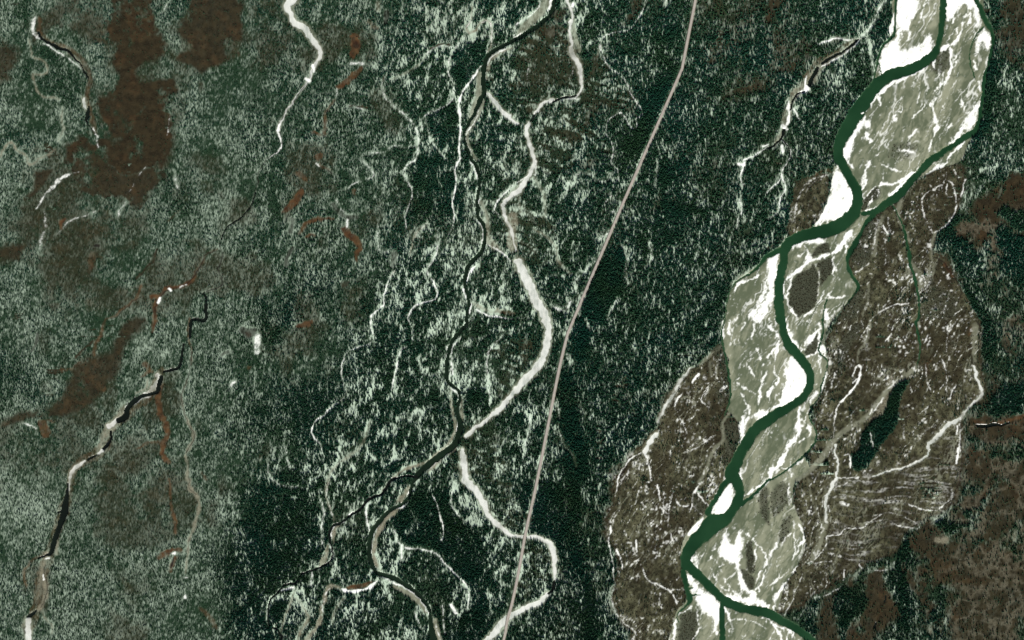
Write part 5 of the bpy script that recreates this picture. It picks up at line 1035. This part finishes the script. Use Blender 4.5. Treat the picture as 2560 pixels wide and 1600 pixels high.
def scatter_group(kinds):
    ng = bpy.data.node_groups.new('scatter', 'GeometryNodeTree')
    ng.interface.new_socket('Geometry', in_out='INPUT', socket_type='NodeSocketGeometry')
    ng.interface.new_socket('Geometry', in_out='OUTPUT', socket_type='NodeSocketGeometry')
    N = ng.nodes
    gi, go = N.new('NodeGroupInput'), N.new('NodeGroupOutput')
    ip = N.new('GeometryNodeInstanceOnPoints')
    ci = N.new('GeometryNodeCollectionInfo')
    ci.inputs['Collection'].default_value = kinds
    ci.inputs['Separate Children'].default_value = True
    ci.inputs['Reset Children'].default_value = True
    ip.inputs['Pick Instance'].default_value = True

    def named(n, t):
        a = N.new('GeometryNodeInputNamedAttribute')
        a.data_type = t
        a.inputs['Name'].default_value = n
        return a.outputs['Attribute']
    cx = N.new('ShaderNodeCombineXYZ')
    lk = ng.links.new
    lk(gi.outputs[0], ip.inputs['Points'])
    lk(ci.outputs[0], ip.inputs['Instance'])
    lk(named('kind_index', 'INT'), ip.inputs['Instance Index'])
    lk(named('turn', 'FLOAT'), cx.inputs['Z'])
    e2r = N.new('FunctionNodeEulerToRotation')
    lk(cx.outputs[0], e2r.inputs[0])
    lk(e2r.outputs[0], ip.inputs['Rotation'])
    lk(named('size', 'FLOAT'), ip.inputs['Scale'])
    lk(ip.outputs[0], go.inputs[0])
    return ng


NG_SPRUCE, NG_WILLOW = scatter_group(spruce_kinds), scatter_group(willow_kinds)


def scatter(name, label, cat, px, py, kind, size, group):
    n = len(px)
    me = bpy.data.meshes.new(name)
    me.vertices.add(n)
    co = np.stack([(px - 1280) * S, (800 - py) * S, sample(height, px, py) - .1], 1).astype(np.float32)
    me.vertices.foreach_set('co', co.ravel())
    for an, t, v in (('kind_index', 'INT', kind.astype(np.int32)), ('turn', 'FLOAT', (rng.random(n) * 6.283).astype(np.float32)), ('size', 'FLOAT', size.astype(np.float32))):
        a = me.attributes.new(an, t, 'POINT')
        a.data.foreach_set('value', v)
    me.update()
    o = bpy.data.objects.new(name, me)
    coll.objects.link(o)
    md = o.modifiers.new('scatter', 'NODES')
    md.node_group = group
    o['label'] = label
    o['category'] = cat
    o['kind'] = 'stuff'
    return o


# where trees stand
bare = np.maximum.reduce([water_any, frozen_any, gravel, sstep(.15, .5, L['snow']), sstep(.2, .6, L['tan']), sstep(.2, .6, L['orange']), sstep(.2, .5, L['olive']), sstep(.2, .5, L['creek'])])
D = .84 + .02 * z_mid + .02 * z_east
D = D + .40 * (n_lo - .5) + .35 * (n_mid - .5) + .4 * (fbm(GX, GY, 16, seed=31) - .5)
D = D + glade * (.18 - .58 * gap)
D = D * (1 - .45 * L['open'])
D = D + L['dense'] * .75
D = np.clip(D, 0.03, 1.4)
D = D * (1 - .5 * corridor) * (1 - .7 * sstep(.3, .9, loops) * (1 - L['dense'])) * (1 - .35 * L['scroll'])
grove = sstep(.56, .70, fbm(GX, GY, 44, seed=69, octs=4)) * (.30 + .6 * sstep(.45, .6, fbm(GX, GY, 130, seed=70)))
D = D * (1 - .93 * brown) * (1 - flat * (.95 - grove))
D = D * (1 - bare)
Hs = .56 + .16 * z_mid + .24 * z_tall + .12 * z_east * (1 - z_far) + .18 * L['dense'] + .3 * (n_lo - .5)
Hs = Hs * (1 - .45 * corridor) * (1 - .35 * sstep(.2, .8, loops)) * (1 - .3 * flat)

road_x = lambda y: np.interp(y, rp[:, 1], rp[:, 0])


def jitter_points(sp):
    gx, gy = np.meshgrid(np.arange(X0 + 4, X1 - 4, sp), np.arange(Y0 + 4, Y1 - 4, sp))
    gx = gx + (rng.random(gx.shape) - .5) * sp * 1.5
    gy = gy + (rng.random(gy.shape) - .5) * sp * 1.5
    return np.clip(gx.ravel(), X0 + 2, X1 - 2), np.clip(gy.ravel(), Y0 + 2, Y1 - 2)


px, py = jitter_points(3.1)
pd = sample(D, px, py)
keep = (rng.random(len(px)) < pd * .72) & (np.abs(px - road_x(py)) > 7.5)
px, py, pd = px[keep], py[keep], pd[keep]
ps = sample(Hs, px, py) * (.75 + .5 * rng.random(len(px)))
pk = np.clip((rng.random(len(px)) * 5 + np.clip(pd, 0, 1) * 3.5), 0, 7).astype(int)


def line_x(s):
    p = np.array(parse(s))
    o = np.argsort(p[:, 1])
    return p[o, 1], p[o, 0]


a_y, a_x = line_x('@1,0 320,0 600,500 205,1230 @0,1 2400,300 2080,800 2050,1100 1940,1400 @0,2 1720,300 1720,700 1840,1090 1770,1500 @0,3 1885,230 1780,650 1740,1512')
b_y, b_x = line_x('@2,0 400,0 @1,0 2150,650 1975,1260 @1,1 2100,300 2160,720 1975,1150 @1,2 1930,110 1800,500 1920,1000 1600,1400 @1,3 1100,450 1070,680 1640,1220 1680,1512')
c_y, c_x = line_x('@3,0 1640,250 1000,860 660,1400 @3,1 840,280 560,665 110,1200 @3,2 280,330 400,520 @2,2 2300,1050 @2,3 2100,200 1640,740 1980,1300 2000,1512')
za, zb, zr, zc = np.interp(py, a_y, a_x), np.interp(py, b_y, b_x), road_x(py), np.interp(py, c_y, c_x)
zone = np.where(px < za, 0, np.where(px < zb, 1, np.where(px < zr, 2, np.where(px < zc, 3, 4))))
for k, lb in enumerate(['low open spruce woodland on the boggy plain at the far left', 'spruce forest with thin pale creek lines left of the dark central stream',
                        'spruce forest on old channel loops between the central stream and the road', 'dense tall dark spruce forest between the road and the green river',
                        'teal spruce stands among brown bog east of the green river']):
    m = zone == k
    scatter('spruce_forest', lb, 'forest', px[m], py[m], pk[m], ps[m], NG_SPRUCE)

qx, qy = jitter_points(5.0)
W = (flat * .55 + scrub * .9 + brown * .10 * (1 - flat)) * (1 - np.maximum(water_any, frozen_any)) * (1 - sstep(.3, .6, snow)) * (1 - .8 * sstep(.2, .5, L['olive']))
keep = rng.random(len(qx)) < sample(W, qx, qy)
qx, qy = qx[keep], qy[keep]
scatter('willow_scrub', 'low bare brown willow scrub over the river flats and bogs', 'scrub', qx, qy, (rng.random(len(qx)) * 4).astype(int), .7 + .6 * rng.random(len(qx)), NG_WILLOW)
print('clumps', len(px), len(qx))
